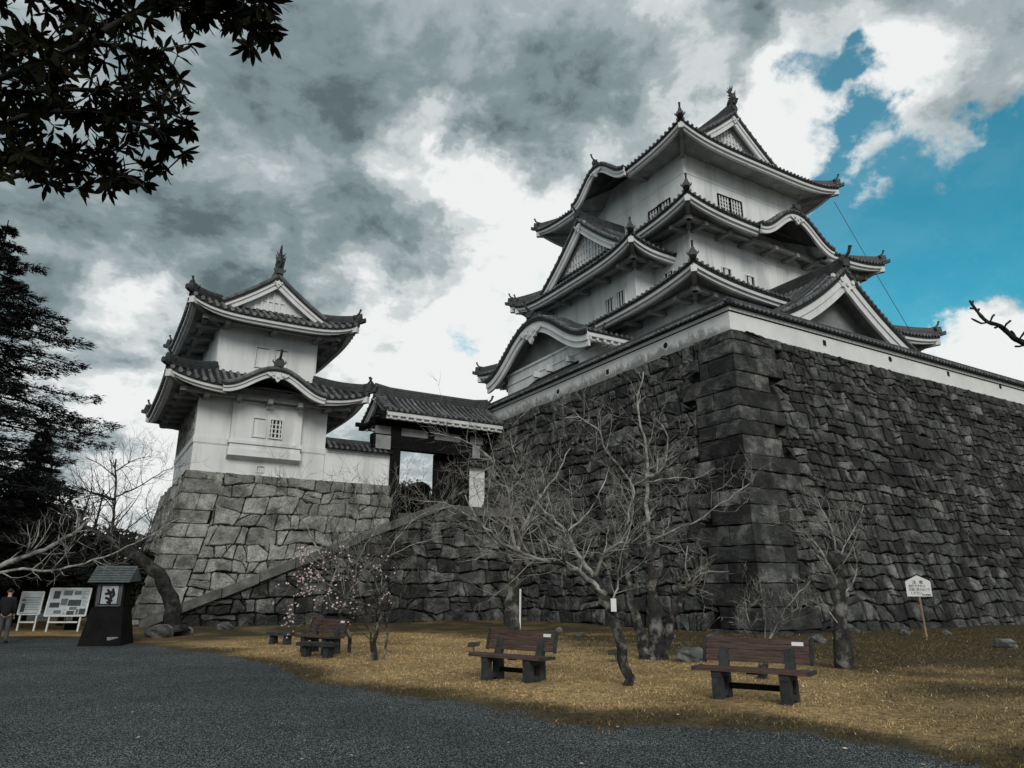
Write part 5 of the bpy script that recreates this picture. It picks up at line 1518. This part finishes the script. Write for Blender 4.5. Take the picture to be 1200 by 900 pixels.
# marker poles standing by the trunks, rocks along the wall's foot
def marker(px, py, h, label):
    q = onground(px, py); q.z = gh(q.x, q.y); m = MB(); m.bar((q.x, q.y, q.z - .1), (q.x + .03, q.y, q.z + h), .07, .07); m.box((q.x + .03, q.y, q.z + h + .02), (.09, .09, .04), taper=.3)
    tag(ob('marker_post', m, 'white_plate'), label, 'post', 'white marker posts by the trunks')
marker(609, 748, 1.65, 'slim white marker post beside the thick dark trunk')
rr_ = random.Random(17)
def rock(px, py, s, label, Yq=None):
    q = onground(px, py); q.z = gh(q.x, q.y)
    if wall_dist(q.x, q.y) < .15:
        d = .25 - wall_dist(q.x, q.y); q.y -= d * 1.2
        q.z = gh(q.x, q.y)
    m = MB(); n = 9; sd = rr_.random() * 50; rows = []
    for i in range(7):
        th_ = math.pi * i / 6
        row = []
        for k in range(n + 1):
            a = 2 * math.pi * (k % n) / n; d = Vector((math.sin(th_) * math.cos(a), math.sin(th_) * math.sin(a), math.cos(th_)))
            r_ = s * (1 + .5 * noise.noise(d * 1.3 + Vector((sd, 0, 0))))
            row.append((q.x + d.x * r_ * 1.25, q.y + d.y * r_, q.z + d.z * r_ * .75 + s * .3))
        rows.append(row)
    m.grid(rows)
    tag(ob('rock', m, 'rock'), label, 'rock', 'rocks along the foot of the rampart')
for px, py, s, lab in ((812, 778, .30, 'rounded grey rock left of the nearest bench'), (1178, 762, .26, 'flat grey rock lying on the lawn at the far right'), (842, 760, .34, 'grey rock against the rampart, behind the nearest bench at its left'),
                  (870, 762, .28, 'grey rock at the rampart corner behind the nearest bench'), (925, 764, .30, 'grey rock right of the rampart corner foot'), (785, 752, .24, 'pale rock in front of the left stone face, right of the multi-stemmed tree'),
                  (680, 748, .16, 'small pale rock left of the leaning tree at the wall foot'), (655, 742, .14, 'small pale rock at the wall foot above the middle bench'), (1000, 748, .2, 'rock at the wall foot behind the right hand trunk'),
                  (1062, 750, .17, 'white rock left of the warning sign stake'), (1110, 748, .15, 'small pale rock right of the warning sign stake'), (960, 757, .22, 'dark rock between the corner stones and the right hand trunk')):
    rock(px, py, s, lab)
for px, py, s, lab in ((185, 748, .42, 'large dark rock below the leaning trunk'), (215, 746, .30, 'dark rock at the foot of the stairway kerb'), (262, 742, .26, 'dark rock against the stair wall')): rock(px, py, s, lab)

# ================================================================== TREES
def smooth_path(pts, sub=4):
    pts = [Vector(p) for p in pts]
    if len(pts) < 3: return [pts[0].lerp(pts[-1], i / sub) for i in range(sub + 1)]
    P = [pts[0] * 2 - pts[1]] + pts + [pts[-1] * 2 - pts[-2]]; out = []
    for i in range(1, len(P) - 2):
        for k in range(sub):
            t = k / sub
            out.append(.5 * ((2 * P[i]) + (P[i + 1] - P[i - 1]) * t + (2 * P[i - 1] - 5 * P[i] + 4 * P[i + 1] - P[i + 2]) * t * t + (3 * P[i] - P[i - 1] - 3 * P[i + 1] + P[i + 2]) * t ** 3))
    out.append(P[-2]); return out
def limb(mb, pts, r0, r1, rnd, n=8, sub=4, wob=.04):
    path = smooth_path(pts, sub); m = len(path)
    L = sum((path[i] - path[i - 1]).length for i in range(1, m))
    for i in range(1, m - 1): path[i] += Vector((rnd.gauss(0, 1), rnd.gauss(0, 1), rnd.gauss(0, 1))) * wob * min(1, L * .3)
    rad = [(r0 + (r1 - r0) * (i / (m - 1)) ** .85) * rnd.uniform(.9, 1.12) for i in range(m)]
    mb.tube(path, rad, n)
    return path, rad
def twig(mb, p, d, L, r, depth, rnd, up=.25, kink=.19, tips=None, dens=1.0):
    n = 5 if depth > 1 else 4
    path = [Vector(p)]; d = Vector(d).normalized(); rad = [r]
    for i in range(n):
        d = (d + Vector((rnd.gauss(0, kink), rnd.gauss(0, kink), rnd.gauss(0, kink) + up * .25))).normalized()
        path.append(path[-1] + d * (L / n) * rnd.uniform(.8, 1.2)); rad.append(r * (1 - .8 * (i + 1) / n))
    mb.tube(path, rad, 5 if r > .02 else (4 if r > .008 else 3), caps=False)
    if tips is not None and depth <= 1: tips += path[2:]
    if depth <= 0: return
    kids = max(2, int(rnd.uniform(2.2, 3.9) * dens))
    for k in range(kids):
        t = rnd.uniform(.2, .98); i = min(n - 1, int(t * n)); q = path[i].lerp(path[i + 1], t * n - i)
        dd = (path[i + 1] - path[i]).normalized(); side = Vector((rnd.gauss(0, 1), rnd.gauss(0, 1), rnd.gauss(0, .8))); side = (side - dd * side.dot(dd)).normalized()
        twig(mb, q, dd * rnd.uniform(.35, .9) + side * rnd.uniform(.5, .95) + UP * up * .4, L * rnd.uniform(.42, .72), max(.0052, rad[i] * rnd.uniform(.4, .6)), depth - 1, rnd, up, kink, tips, dens)
def dress(mb, path, rad, rnd, n, L, depth=2, up=.25, t0=.25, tips=None, rscale=.5, dens=1.0, kink=.19):
    m = len(path)
    for i in range(n):
        t = rnd.uniform(t0, 1.0); k = min(m - 2, int(t * (m - 1)))
        dd = (path[k + 1] - path[k]).normalized(); side = Vector((rnd.gauss(0, 1), rnd.gauss(0, 1), rnd.gauss(0, .7))); side = (side - dd * side.dot(dd)).normalized()
        twig(mb, path[k], dd * .45 + side * .8 + UP * up, L * rnd.uniform(.55, 1.25) * (1.15 - .4 * t), max(.006, rad[k] * rscale), depth, rnd, up, kink, tips, dens)
def bare_tree(label, trunks, limbs, seed, bark='bark', twigm='pale_bark', group='bare winter trees', name='bare_tree', tips=None, cat='tree'):
    """trunks/limbs: (list of (px,py,Y), r0, r1, number of side twigs, twig length)"""
    rnd = random.Random(seed)
    t0 = trunks[0][0][0]; base = at(*t0)
    t = thing(name, label, cat, base, 0, group)
    tm = MB(); bm = MB()
    for (pts, r0, r1, n, L) in trunks:
        P = [at(*q) - base for q in pts]
        if len(pts) and pts[0][1] > 740: P[0].z -= .12; 
        path, rad = limb(tm, P, r0 * .82, r1 * .72, rnd, 9)
        if pts[0][1] > 735:
            tm.tube([P[0] - UP * .05, P[0] + (P[1] - P[0]) * .18], [r0 * 1.55, r0 * 1.0], 9)
        if n: dress(bm, path, rad, rnd, n, L, 2, t0=.45, tips=tips)
    for (pts, r0, r1, n, L) in limbs:
        P = [at(*q) - base for q in pts]
        path, rad = limb(bm, P, r0 * .56, r1 * .6, rnd, 7, wob=.018)
        dress(bm, path, rad, rnd, int(n * 1.35), L, 2, t0=.12, tips=tips)
    tr_ = ob('trunk', tm, bark, t, smooth=True); b_ = ob('branches', bm, twigm, t, smooth=True)
    return t
def tl(pts, Y, dY=0.0): 
    n = len(pts); return [(x, y, Y + dY * i / max(1, n - 1)) for i, (x, y) in enumerate(pts)]
Yf = onground(737, 808).y
t = bare_tree('bare tree with slim leaning trunk and wide pale branches between two benches',
    [(tl([(738, 809), (731, 770), (718, 722), (707, 695), (696, 676)], Yf), .125, .09, 0, 0)],
    [(tl([(708, 698), (682, 671), (655, 661), (621, 652), (589, 635), (562, 612), (545, 580)], Yf, -.9), .085, .02, 20, 1.15),
     (tl([(696, 676), (678, 650), (664, 624), (640, 600), (618, 578), (600, 545)], Yf, .8), .075, .015, 18, 1.05),
     (tl([(696, 676), (706, 652), (722, 638), (751, 637), (800, 619), (845, 590), (878, 567)], Yf, -1.2), .06, .012, 18, 1.0),
     (tl([(716, 716), (722, 690), (728, 650), (742, 600), (738, 560)], Yf, 1.0), .045, .012, 12, .9),
     (tl([(664, 624), (690, 600), (706, 570), (716, 540)], Yf, .6), .035, .01, 9, .8),
     (tl([(621, 652), (600, 610), (592, 575)], Yf, -.2), .03, .008, 8, .7)], 41)
tg = MB(); p0 = at(719, 709, Yf - .17) - at(738, 809, Yf); tg.box(tuple(p0), (.10, .012, .22), rz=.15); ob('name_tag', tg, 'white_plate', t)
Ym = 18.5
bare_tree('bare tree of three dark stems with one tall pale leader before the dark stone',
    [(tl([(768, 772), (768, 730), (765, 690), (760, 640)], Ym), .26, .13, 0, 0), (tl([(758, 772), (749, 735), (738, 690), (729, 627)], Ym, .4), .18, .08, 0, 0), (tl([(776, 772), (784, 735), (798, 700), (822, 668), (840, 650)], Ym, -.4), .17, .06, 4, 1.0)],
    [(tl([(760, 640), (758, 575), (757, 525), (747, 475), (754, 436)], Ym, .5), .11, .03, 12, 1.0),
     (tl([(758, 560), (777, 548), (782, 511), (768, 490)], Ym, -.5), .055, .02, 8, .9),
     (tl([(729, 627), (737, 603), (741, 569), (710, 528), (702, 505), (678, 489), (655, 490)], Ym, -.6), .065, .02, 14, 1.1),
     (tl([(757, 565), (790, 560), (815, 560), (838, 548)], Ym, -.9), .04, .012, 8, .8),
     (tl([(798, 700), (815, 690), (835, 697)], Ym, -.8), .03, .01, 5, .7),
     (tl([(741, 569), (760, 560), (782, 552)], Ym, .2), .04, .012, 5, .7)], 42)
Yk = 23.5
bare_tree('bare tree with a thick dark trunk directly behind the middle bench',
    [(tl([(600, 752), (600, 715), (602, 680), (607, 648)], Yk), .31, .22, 0, 0)],
    [(tl([(607, 648), (612, 620), (628, 590), (650, 560), (668, 525)], Yk, .7), .13, .025, 16, 1.5),
     (tl([(605, 655), (598, 610), (597, 580), (581, 545), (548, 518), (505, 507)], Yk, -1.5), .12, .018, 18, 1.5),
     (tl([(604, 660), (585, 640), (560, 612), (520, 590), (480, 585)], Yk, -1.8), .09, .015, 16, 1.4),
     (tl([(597, 580), (606, 545), (598, 505), (620, 480)], Yk, -.2), .06, .012, 10, 1.2),
     (tl([(581, 545), (556, 560), (562, 585)], Yk, -1.4), .04, .012, 5, 1.0)], 43)
Yr = onground(990, 787).y
bare_tree('short gnarled bare tree with broken top right of the nearest bench',
    [(tl([(993, 788), (986, 745), (986, 705), (983, 672), (980, 645)], Yr), .26, .10, 0, 0)],
    [(tl([(984, 690), (972, 665), (960, 643), (950, 632)], Yr, -.4), .08, .035, 6, .9), (tl([(980, 648), (974, 620), (962, 596), (955, 575)], Yr, .3), .045, .012, 8, .8), (tl([(981, 660), (992, 635), (1006, 612), (1012, 592)], Yr, .2), .04, .010, 8, .8),
     (tl([(988, 740), (970, 715), (957, 696), (945, 690)], Yr, -.5), .03, .01, 4, .7),
     (tl([(985, 700), (1000, 682), (1004, 660), (1000, 640)], Yr, .4), .04, .012, 4, .7),
     (tl([(960, 643), (945, 625), (925, 620), (905, 600)], Yr, -.5), .025, .008, 5, .7)], 44, bark='bark')
Ys = 14.5
bare_tree('thin leafless shrub of wiry stems behind the nearest bench, at the rampart corner', 
    [(tl([(893, 790), (895, 775), (896, 760)], Ys), .12, .09, 0, 0)],
    [(tl([(896, 762), (897, 730), (893, 700), (890, 680)], Ys, .3), .022, .007, 5, .5), (tl([(897, 760), (912, 730), (925, 708), (950, 680)], Ys, -.2), .03, .008, 6, .55),
     (tl([(895, 762), (880, 735), (873, 700), (878, 682)], Ys, .1), .02, .006, 5, .5), (tl([(896, 764), (870, 735), (862, 722)], Ys, -.3), .016, .006, 4, .45), (tl([(898, 760), (906, 725), (900, 690)], Ys, .2), .018, .006, 5, .45)], 45, name='bare_shrub', cat='shrub', group=None)
# blossoming plum
tips = []
Yb_ = onground(442, 776).y
pt = bare_tree('small plum tree with scattered pinkish white blossom beside the distant bench',
    [(tl([(440, 777), (441, 745), (444, 715), (446, 690)], Yb_), .075, .045, 6, 1.0), (tl([(448, 777), (452, 755), (455, 725), (462, 700)], Yb_, .4), .045, .02, 5, .9), (tl([(434, 777), (436, 750), (430, 728)], Yb_, -.3), .04, .02, 4, .8)],
    [(tl([(441, 735), (428, 714), (402, 712), (370, 722), (348, 735)], Yb_, -1.2), .04, .010, 14, .95), (tl([(443, 715), (410, 700), (375, 690), (335, 690)], Yb_, -.8), .04, .010, 14, 1.0),
     (tl([(445, 700), (420, 670), (395, 650), (365, 640)], Yb_, .5), .035, .010, 12, 1.0), (tl([(446, 690), (450, 660), (440, 635), (436, 600)], Yb_, .6), .035, .010, 10, 1.0), (tl([(455, 720), (475, 690), (478, 660)], Yb_, .3), .025, .008, 8, .8)],
    46, twigm='bark', name='plum_tree', group=None, tips=tips)
rnd = random.Random(5); V = []; pb0 = at(440, 777, Yb_)
rnd.shuffle(tips)
for p in tips[:4200]:
    w_ = p + pb0 - Vector((0, 0, CAM_H)); f_ = w_.y * math.cos(PITCH) + w_.z * math.sin(PITCH); qx, qy = 600 + FPX * w_.x / f_, 450 - FPX * (w_.z * math.cos(PITCH) - w_.y * math.sin(PITCH)) / f_
    left = qx < 425 and 640 < qy; mid = 410 < qx < 465 and 650 < qy < 712     # the boughs that are in flower
    if not (left or mid) and rnd.random() < .95: continue
    if 345 < qx < 408 and qy > 712: continue
    if rnd.random() < (.45 if left else .72): continue
    if noise.noise((p + pb0) * 1.6) < (.0 if left else .1) and rnd.random() < .9: continue
    q = p + Vector((rnd.gauss(0, .03), rnd.gauss(0, .03), rnd.gauss(0, .03)))
    for k in range(2):
        a = Vector((rnd.gauss(0, 1), rnd.gauss(0, 1), rnd.gauss(0, 1))).normalized(); b_ = a.orthogonal().normalized(); l = rnd.uniform(.014, .032)
        V += [q - a * l, q - b_ * l, q + a * l, q + b_ * l]
o = fast_mesh('blossom', V, 4, 'blossom'); o.parent = pt; o['kind'] = 'stuff'
bare_tree('thin bare tree behind the plum, its pale limbs crossing the stairway kerb',
    [(tl([(408, 766), (407, 742), (398, 718), (385, 690), (378, 655)], 20.5, .6), .07, .045, 3, 1.2)],
    [(tl([(378, 655), (362, 622), (342, 592), (330, 575)], 20.8, .3), .045, .012, 12, 1.5), (tl([(398, 718), (412, 690), (420, 655), (419, 610), (417, 572)], 20.6, .3), .05, .014, 14, 1.5),
     (tl([(385, 690), (400, 650), (392, 612), (384, 590)], 20.6, -.3), .035, .010, 10, 1.3), (tl([(412, 690), (445, 660), (480, 640), (520, 628)], 20.6, -.4), .04, .010, 14, 1.4),
     (tl([(420, 655), (440, 620), (455, 590), (440, 560)], 20.6, .2), .035, .010, 12, 1.3), (tl([(445, 660), (470, 625), (500, 600), (540, 592)], 20.6, .5), .032, .010, 12, 1.4)], 49)
# the old tree leaning from the foot of the turret base
Yc = 28.5
bare_tree('old dark tree leaning left below the pale stone base, one upright stem',
    [(tl([(203, 740), (200, 705), (188, 675), (165, 656), (146, 645)], Yc), .42, .24, 0, 0), (tl([(146, 645), (120, 628), (95, 611), (82, 592)], Yc, -.6), .22, .07, 6, 2.0)],
    [(tl([(146, 646), (135, 636), (133, 604), (136, 580), (136, 538)], Yc, .8), .15, .05, 16, 1.9), (tl([(136, 585), (110, 578), (85, 570), (62, 575)], Yc, -.4), .09, .02, 14, 1.7),
     (tl([(136, 582), (160, 572), (185, 556), (205, 546)], Yc, -.4), .06, .015, 14, 1.5), (tl([(136, 560), (118, 545), (98, 535)], Yc, .4), .05, .015, 12, 1.4), (tl([(136, 552), (155, 540), (180, 534)], Yc, .6), .05, .015, 12, 1.4),
     (tl([(160, 655), (172, 630), (178, 605)], Yc, .7), .06, .015, 12, 1.5)], 47, bark='dark_bark', twigm='dark_bark')
bare_tree('bare tree with long low pale limbs reaching across above the information boards',
    [(tl([(-60, 775), (-62, 720), (-50, 690), (-20, 676)], 21.5), .34, .22, 0, 0)],
    [(tl([(-40, 684), (0, 664), (30, 652), (60, 640), (90, 622), (104, 610)], 21.5, .6), .17, .06, 10, 1.2),
     (tl([(-40, 686), (15, 667), (60, 668), (100, 660), (140, 645), (180, 625), (222, 600)], 21.5, -.5), .085, .02, 16, 1.2),
     (tl([(60, 668), (85, 640), (100, 625), (130, 610)], 21.2, .3), .035, .012, 8, 1.0)], 48)
for i, (px, Yq, H_, lab) in enumerate(((178, 47, 8.5, 'grey bare tree far behind the leaning tree, against the sky beside the turret base'), (95, 50, 9.0, 'grey bare tree far behind the boards, left of the leaning tree stem'), (25, 44, 10, 'grey bare tree at the far left behind the cedar'))):
    rnd = random.Random(60 + i); base = onground(px, 735); base = Vector(((px - 600) / 880 * Yq, Yq, 0))
    t = thing('bare_tree', lab, 'tree', base, 0, 'bare winter trees'); tm, bm = MB(), MB()
    path, rad = limb(tm, [(0, 0, -.2), (.1, 0, H_ * .3), (-.1, .1, H_ * .6), (.1, 0, H_ * .95)], .22, .05, rnd)
    dress(bm, path, rad, rnd, 24, H_ * .42, 3, up=.4, t0=.25, rscale=.45, dens=.9)
    ob('trunk', tm, 'dark_bark', t, smooth=True); ob('branches', bm, 'dark_bark', t, smooth=True)

# cedar with layered boughs at the left edge
def cedar(loc, H_, spread, seed, label, nl=30):
    rnd = random.Random(seed); t = thing('cedar_tree', label, 'tree', loc, 0, 'dark evergreens at the left')
    tm = MB(); tm.tube([(0, 0, -.2), (.05, 0, H_ * .4), (0, .05, H_ * .8), (0, 0, H_)], [.42, .3, .12, .02], 9)
    bm = MB(); V = []
    for i in range(nl):
        f = (i + .5) / nl; z = H_ * (.10 + .88 * f)
        L0 = spread * ((1 - f) ** .82) * (.85 + .15 * math.sin(i * 2.1))
        nb = 5 if f > .85 else 7
        for k in range(nb):
            a = k * 6.283 / nb + i * 1.9 + rnd.gauss(0, .25); L = max(.35, min(6.2, L0) * rnd.uniform(.62, 1.12)); zz_ = z + rnd.gauss(0, .12)
            d = Vector((math.cos(a), math.sin(a), 0)); pts = []
            for q in range(7):
                s_ = q / 6; pts.append(d * (L * s_) + UP * (zz_ + L * (.10 * s_ - .34 * s_ * s_ + .16 * s_ ** 4)))
            bm.tube(pts, [.05 * (1 - s / 7) + .008 for s in range(7)], 4, caps=False)
            sd = Vector((-d.y, d.x, 0)); ns = int(18 + L * 24)
            for q in range(ns):
                s_ = rnd.uniform(.12, 1.03) ** .8; kk = min(5, int(s_ * 6)); c = Vector(pts[kk]).lerp(Vector(pts[kk + 1]), min(1, s_ * 6 - kk))
                wv = .34 * L * (1.05 - .75 * s_) * rnd.uniform(-1, 1); c = c + sd * wv + UP * (rnd.gauss(0, .07) - abs(wv) * .12)
                for j in range(6):
                    dv = (d * rnd.uniform(.2, 1.1) + sd * (rnd.gauss(0, .6) + (0.8 if wv > 0 else -.8)) + UP * rnd.gauss(-.05, .22)).normalized(); w = dv.cross(UP); w = w.normalized() if w.length > .1 else sd
                    l = rnd.uniform(.12, .30); b_ = c + Vector((rnd.gauss(0, .07), rnd.gauss(0, .07), rnd.gauss(0, .05)))
                    w = (w + UP * rnd.gauss(0, .5)).normalized()
                    V += [b_ - w * .035, b_ + w * .035, b_ + dv * l]
    ob('trunk', tm, 'dark_bark', t, smooth=True); ob('boughs', bm, 'dark_bark', t)
    o = fast_mesh('foliage', V, 3, 'needles'); o.parent = t
    return t
Yd = 31.0
cb = Vector(((-8 - 600) / 770 * Yd, Yd, 0))
cedar(cb, 19.0, 11.8, 71, 'tall dark cedar with layered drooping boughs at the left edge', 25)
cedar(Vector((-27.5, 41, 0)), 11.5, 4.4, 72, 'shorter dark cedar rising behind the information boards', 20)
# dark evergreens behind the boards
rs = random.Random(21)
for i, (px, Yq, sz, lab) in enumerate(((10, 36, (4.2, 3.0, 3.6), 'dark evergreen bush at the far left behind the smaller board'), (70, 37, (3.4, 2.6, 2.8), 'dark evergreen bush behind the wide information board'), (128, 38, (2.8, 2.4, 2.3), 'dark evergreen bush behind the notice stand'),
                                  (-70, 35, (4.5, 3.0, 4.6), 'big dark evergreen bush beyond the left edge'))):
    base = Vector(((px - 600) / 880 * Yq, Yq, 0)); t = thing('evergreen_bush', lab, 'bush', base, 0, 'dark evergreens at the left')
    tm = MB(); tm.tube([(0, 0, -.2), (.1, 0, sz[2] * .9)], [.16, .08], 7); ob('stem', tm, 'dark_bark', t)
    o = scrub('foliage', (0, 0, sz[2] * .95), sz, 5200, 'evergreen', rs, .17, 13); o.parent = t
# far woodland that closes the view behind the yard
rs = random.Random(31); V = []
for i in range(26000):
    x = rs.uniform(-95, -18); top = 7.5 + 2.5 * noise.noise(Vector((x * .12, 0, 4))) + 1.2 * noise.noise(Vector((x * .5, 0, 8))) - max(0, (x + 40) * .16)
    z = top * rs.random() ** .8; y = 66 + rs.uniform(-5, 5) + abs(x) * .02
    a = Vector((rs.gauss(0, 1), rs.gauss(0, 1), rs.gauss(0, .6))).normalized(); b_ = a.orthogonal().normalized(); l = .32 * rs.uniform(.6, 1.4); p = Vector((x, y, z))
    V += [p - a * l, p - b_ * l * .5, p + a * l, p + b_ * l * .5]
o = fast_mesh('far_woodland', V, 4, 'evergreen'); o['kind'] = 'stuff'

# foreground: broad-leaved bough hanging in from the upper left
def leaf(V, p, d, L, W, up, curl):
    d = d.normalized(); s = d.cross(up); s = s.normalized() if s.length > .05 else d.orthogonal().normalized(); n = s.cross(d)
    secs = [(0.0, .10), (.25, .55), (.55, 1.0), (.8, .7), (1.0, .04)]
    q = []
    for t, w in secs:
        c = p + d * (L * t) - n * (curl * L * t * t)
        q.append((c - s * W * w - n * .12 * W * w * -1, c, c + s * W * w + n * .12 * W * w))
    for i in range(4):
        for k in (0, 1): V += [q[i][k], q[i][k + 1], q[i + 1][k + 1], q[i + 1][k]]
def foreground_bough():
    rnd = random.Random(77); D0 = 4.6
    tb = Vector((-6.2, 3.2, 0))
    t = thing('broadleaf_tree', 'dark broad leaved bough hanging into the upper left of the view', 'tree', tb)
    tm = MB(); tm.tube([(0, 0, -.2), (.1, .05, 1.6), (.5, .2, 3.2), (1.0, .4, 4.4)], [.2, .16, .13, .10], 10); ob('trunk', tm, 'dark_bark', t, smooth=True)
    bm = MB(); V = []
    org = Vector((-5.2, 3.6, 4.4))
    mains = [[(-120, -60), (-20, 60), (70, 50), (150, 55), (195, 70), (222, 110)], [(-120, 60), (-30, 95), (30, 80), (90, 55), (160, 15), (230, 5), (290, 20), (315, 45)], [(-120, 120), (-20, 150), (50, 130), (120, 140), (180, 150), (225, 190)],
             [(-100, 190), (-10, 190), (60, 175), (110, 190), (155, 210), (172, 225)], [(-100, 200), (-10, 210), (30, 205), (60, 215), (75, 228)], [(-90, -30), (40, -10), (140, -25), (240, -15), (300, 0)], [(-100, 110), (0, 110), (80, 105), (150, 110), (215, 140)]]
    ends = []
    for mi, pl in enumerate(mains):
        Y0 = D0 + rnd.uniform(-.5, .8)
        pts = [at(x, y, Y0 + .15 * i * rnd.uniform(-1, 1)) for i, (x, y) in enumerate(pl)]
        path = smooth_path([org] + pts if mi in (0, 2) else [org.lerp(pts[0], .6)] + pts, 4); m = len(path)
        bm.tube([p - tb for p in path], [.028 * (1 - .8 * i / m) + .004 for i in range(m)], 6)
        for i in range(4, m):
            for k in range(4):
                if rnd.random() < .15: continue
                d = Vector((rnd.gauss(0, 1), rnd.gauss(0, .9), rnd.gauss(-.15, 1))).normalized(); L = rnd.uniform(.08, .26)
                e = path[i] + d * L + (path[i] - path[i - 1]).normalized() * L * .5
                ends.append((path[i], e))
        ends.append((path[-2], path[-1] + (path[-1] - path[-2]) * .5))
    def inside(p):
        v = p - Vector((0, 0, CAM_H)); cp, sp = math.cos(PITCH), math.sin(PITCH)
        f = v.y * cp + v.z * sp; u = -v.y * sp + v.z * cp
        x, y = 600 + FPX * v.x / f, 450 - FPX * u / f
        if y < 48: lim = 325
        elif y < 75: lim = 300 if y < 62 else 215
        elif y < 180: lim = 224
        else: lim = 220 - (y - 180) * 1.2
        top = 222 if 50 < x < 185 else 205
        return x < lim and y < top and not (128 < x < 210 and 36 < y < 60 and rnd.random() < .8) and not (225 < x < 262 and 30 < y < 90)
    for a, e in ends:
        if not inside(e): continue
        bm.tube([a - tb, (a + e) / 2 - tb + Vector((0, 0, rnd.gauss(0, .01))), e - tb], [.007, .006, .005], 4, caps=False)
        ax = (e - a).normalized(); n = rnd.randint(6, 10); r0 = ax.orthogonal().normalized(); r1 = ax.cross(r0)
        for k in range(n):
            an = k * 6.283 / n + rnd.gauss(0, .25); d = (r0 * math.cos(an) + r1 * math.sin(an)) * rnd.uniform(.6, 1.0) + ax * rnd.uniform(.15, .9) - UP * .18
            leaf(V, e - tb + ax * rnd.gauss(0, .012), d, rnd.uniform(.10, .17), rnd.uniform(.016, .026), ax, rnd.uniform(-.1, .3))
    ob('branches', bm, 'dark_bark', t, smooth=True)
    o = fast_mesh('leaves', V, 4, 'broad_leaf'); o.parent = t
foreground_bough()

# budding twig reaching in from the right edge
def right_twig():
    rnd = random.Random(9); Y = 4.6; tb = Vector((6.4, 5.0, 0))
    t = thing('budding_tree', 'dark budding twig reaching in at the right edge against the cloud', 'tree', tb)
    tm = MB(); tm.tube([(0, 0, -.2), (-.1, 0, 1.4), (-.5, -.1, 2.6), (-1.2, -.2, 3.0)], [.16, .13, .09, .05], 9); ob('trunk', tm, 'dark_bark', t, smooth=True)
    bm = MB()
    main = [at(x, y, Y) - tb for x, y in ((1330, 470), (1260, 430), (1200, 402), (1188, 396), (1172, 382), (1157, 377), (1146, 366), (1136, 352))]
    path = smooth_path([Vector((-1.15, -.2, 2.98))] + main, 3); m = len(path)
    bm.tube(path, [.024 * (1 - i / m) + .007 * (1 + .25 * math.sin(i * 2.3)) for i in range(m)], 6)
    for pts in (((1158, 378), (1150, 379), (1142, 375), (1138, 373)), ((1160, 378), (1163, 371), (1165, 369)), ((1176, 386), (1179, 380), (1184, 376)), ((1192, 398), (1188, 391), (1185, 388)), ((1194, 398), (1198, 393), (1203, 386)),
                ((1146, 366), (1147, 362)), ((1139, 357), (1140, 353)), ((1142, 362), (1137, 361)), ((1203, 404), (1194, 406), (1190, 406)), ((1170, 383), (1166, 384))):
        q = [at(x, y, Y + rnd.gauss(0, .04)) - tb for x, y in pts]
        if len(q) == 2: q = [q[0], (q[0] + q[1]) / 2, q[1]]
        r_ = [.005, .007, .008, .004]; bm.tube(q, r_[:len(q)], 5)
    ob('branches', bm, 'dark_bark', t, smooth=True)
right_twig()

# lightning cable strung from the top eave to the lowest eave of the keep
pa, pb_ = keep_loc + (A * (U1 - s3 - .3) + B * (s3 + .3)) * K + UP * (ZE3 - .5) * K, keep_loc + (A * (U1 - 1.2) + B * (1.0)) * K + UP * (ZE1 + .5) * K
m = MB(); m.tube([pa, pa.lerp(pb_, .5) - UP * .1, pb_], .022, 5); tag(ob('lightning_cable', m, 'rope'), 'thin cable strung down between the right hand eaves of the keep', 'cable')
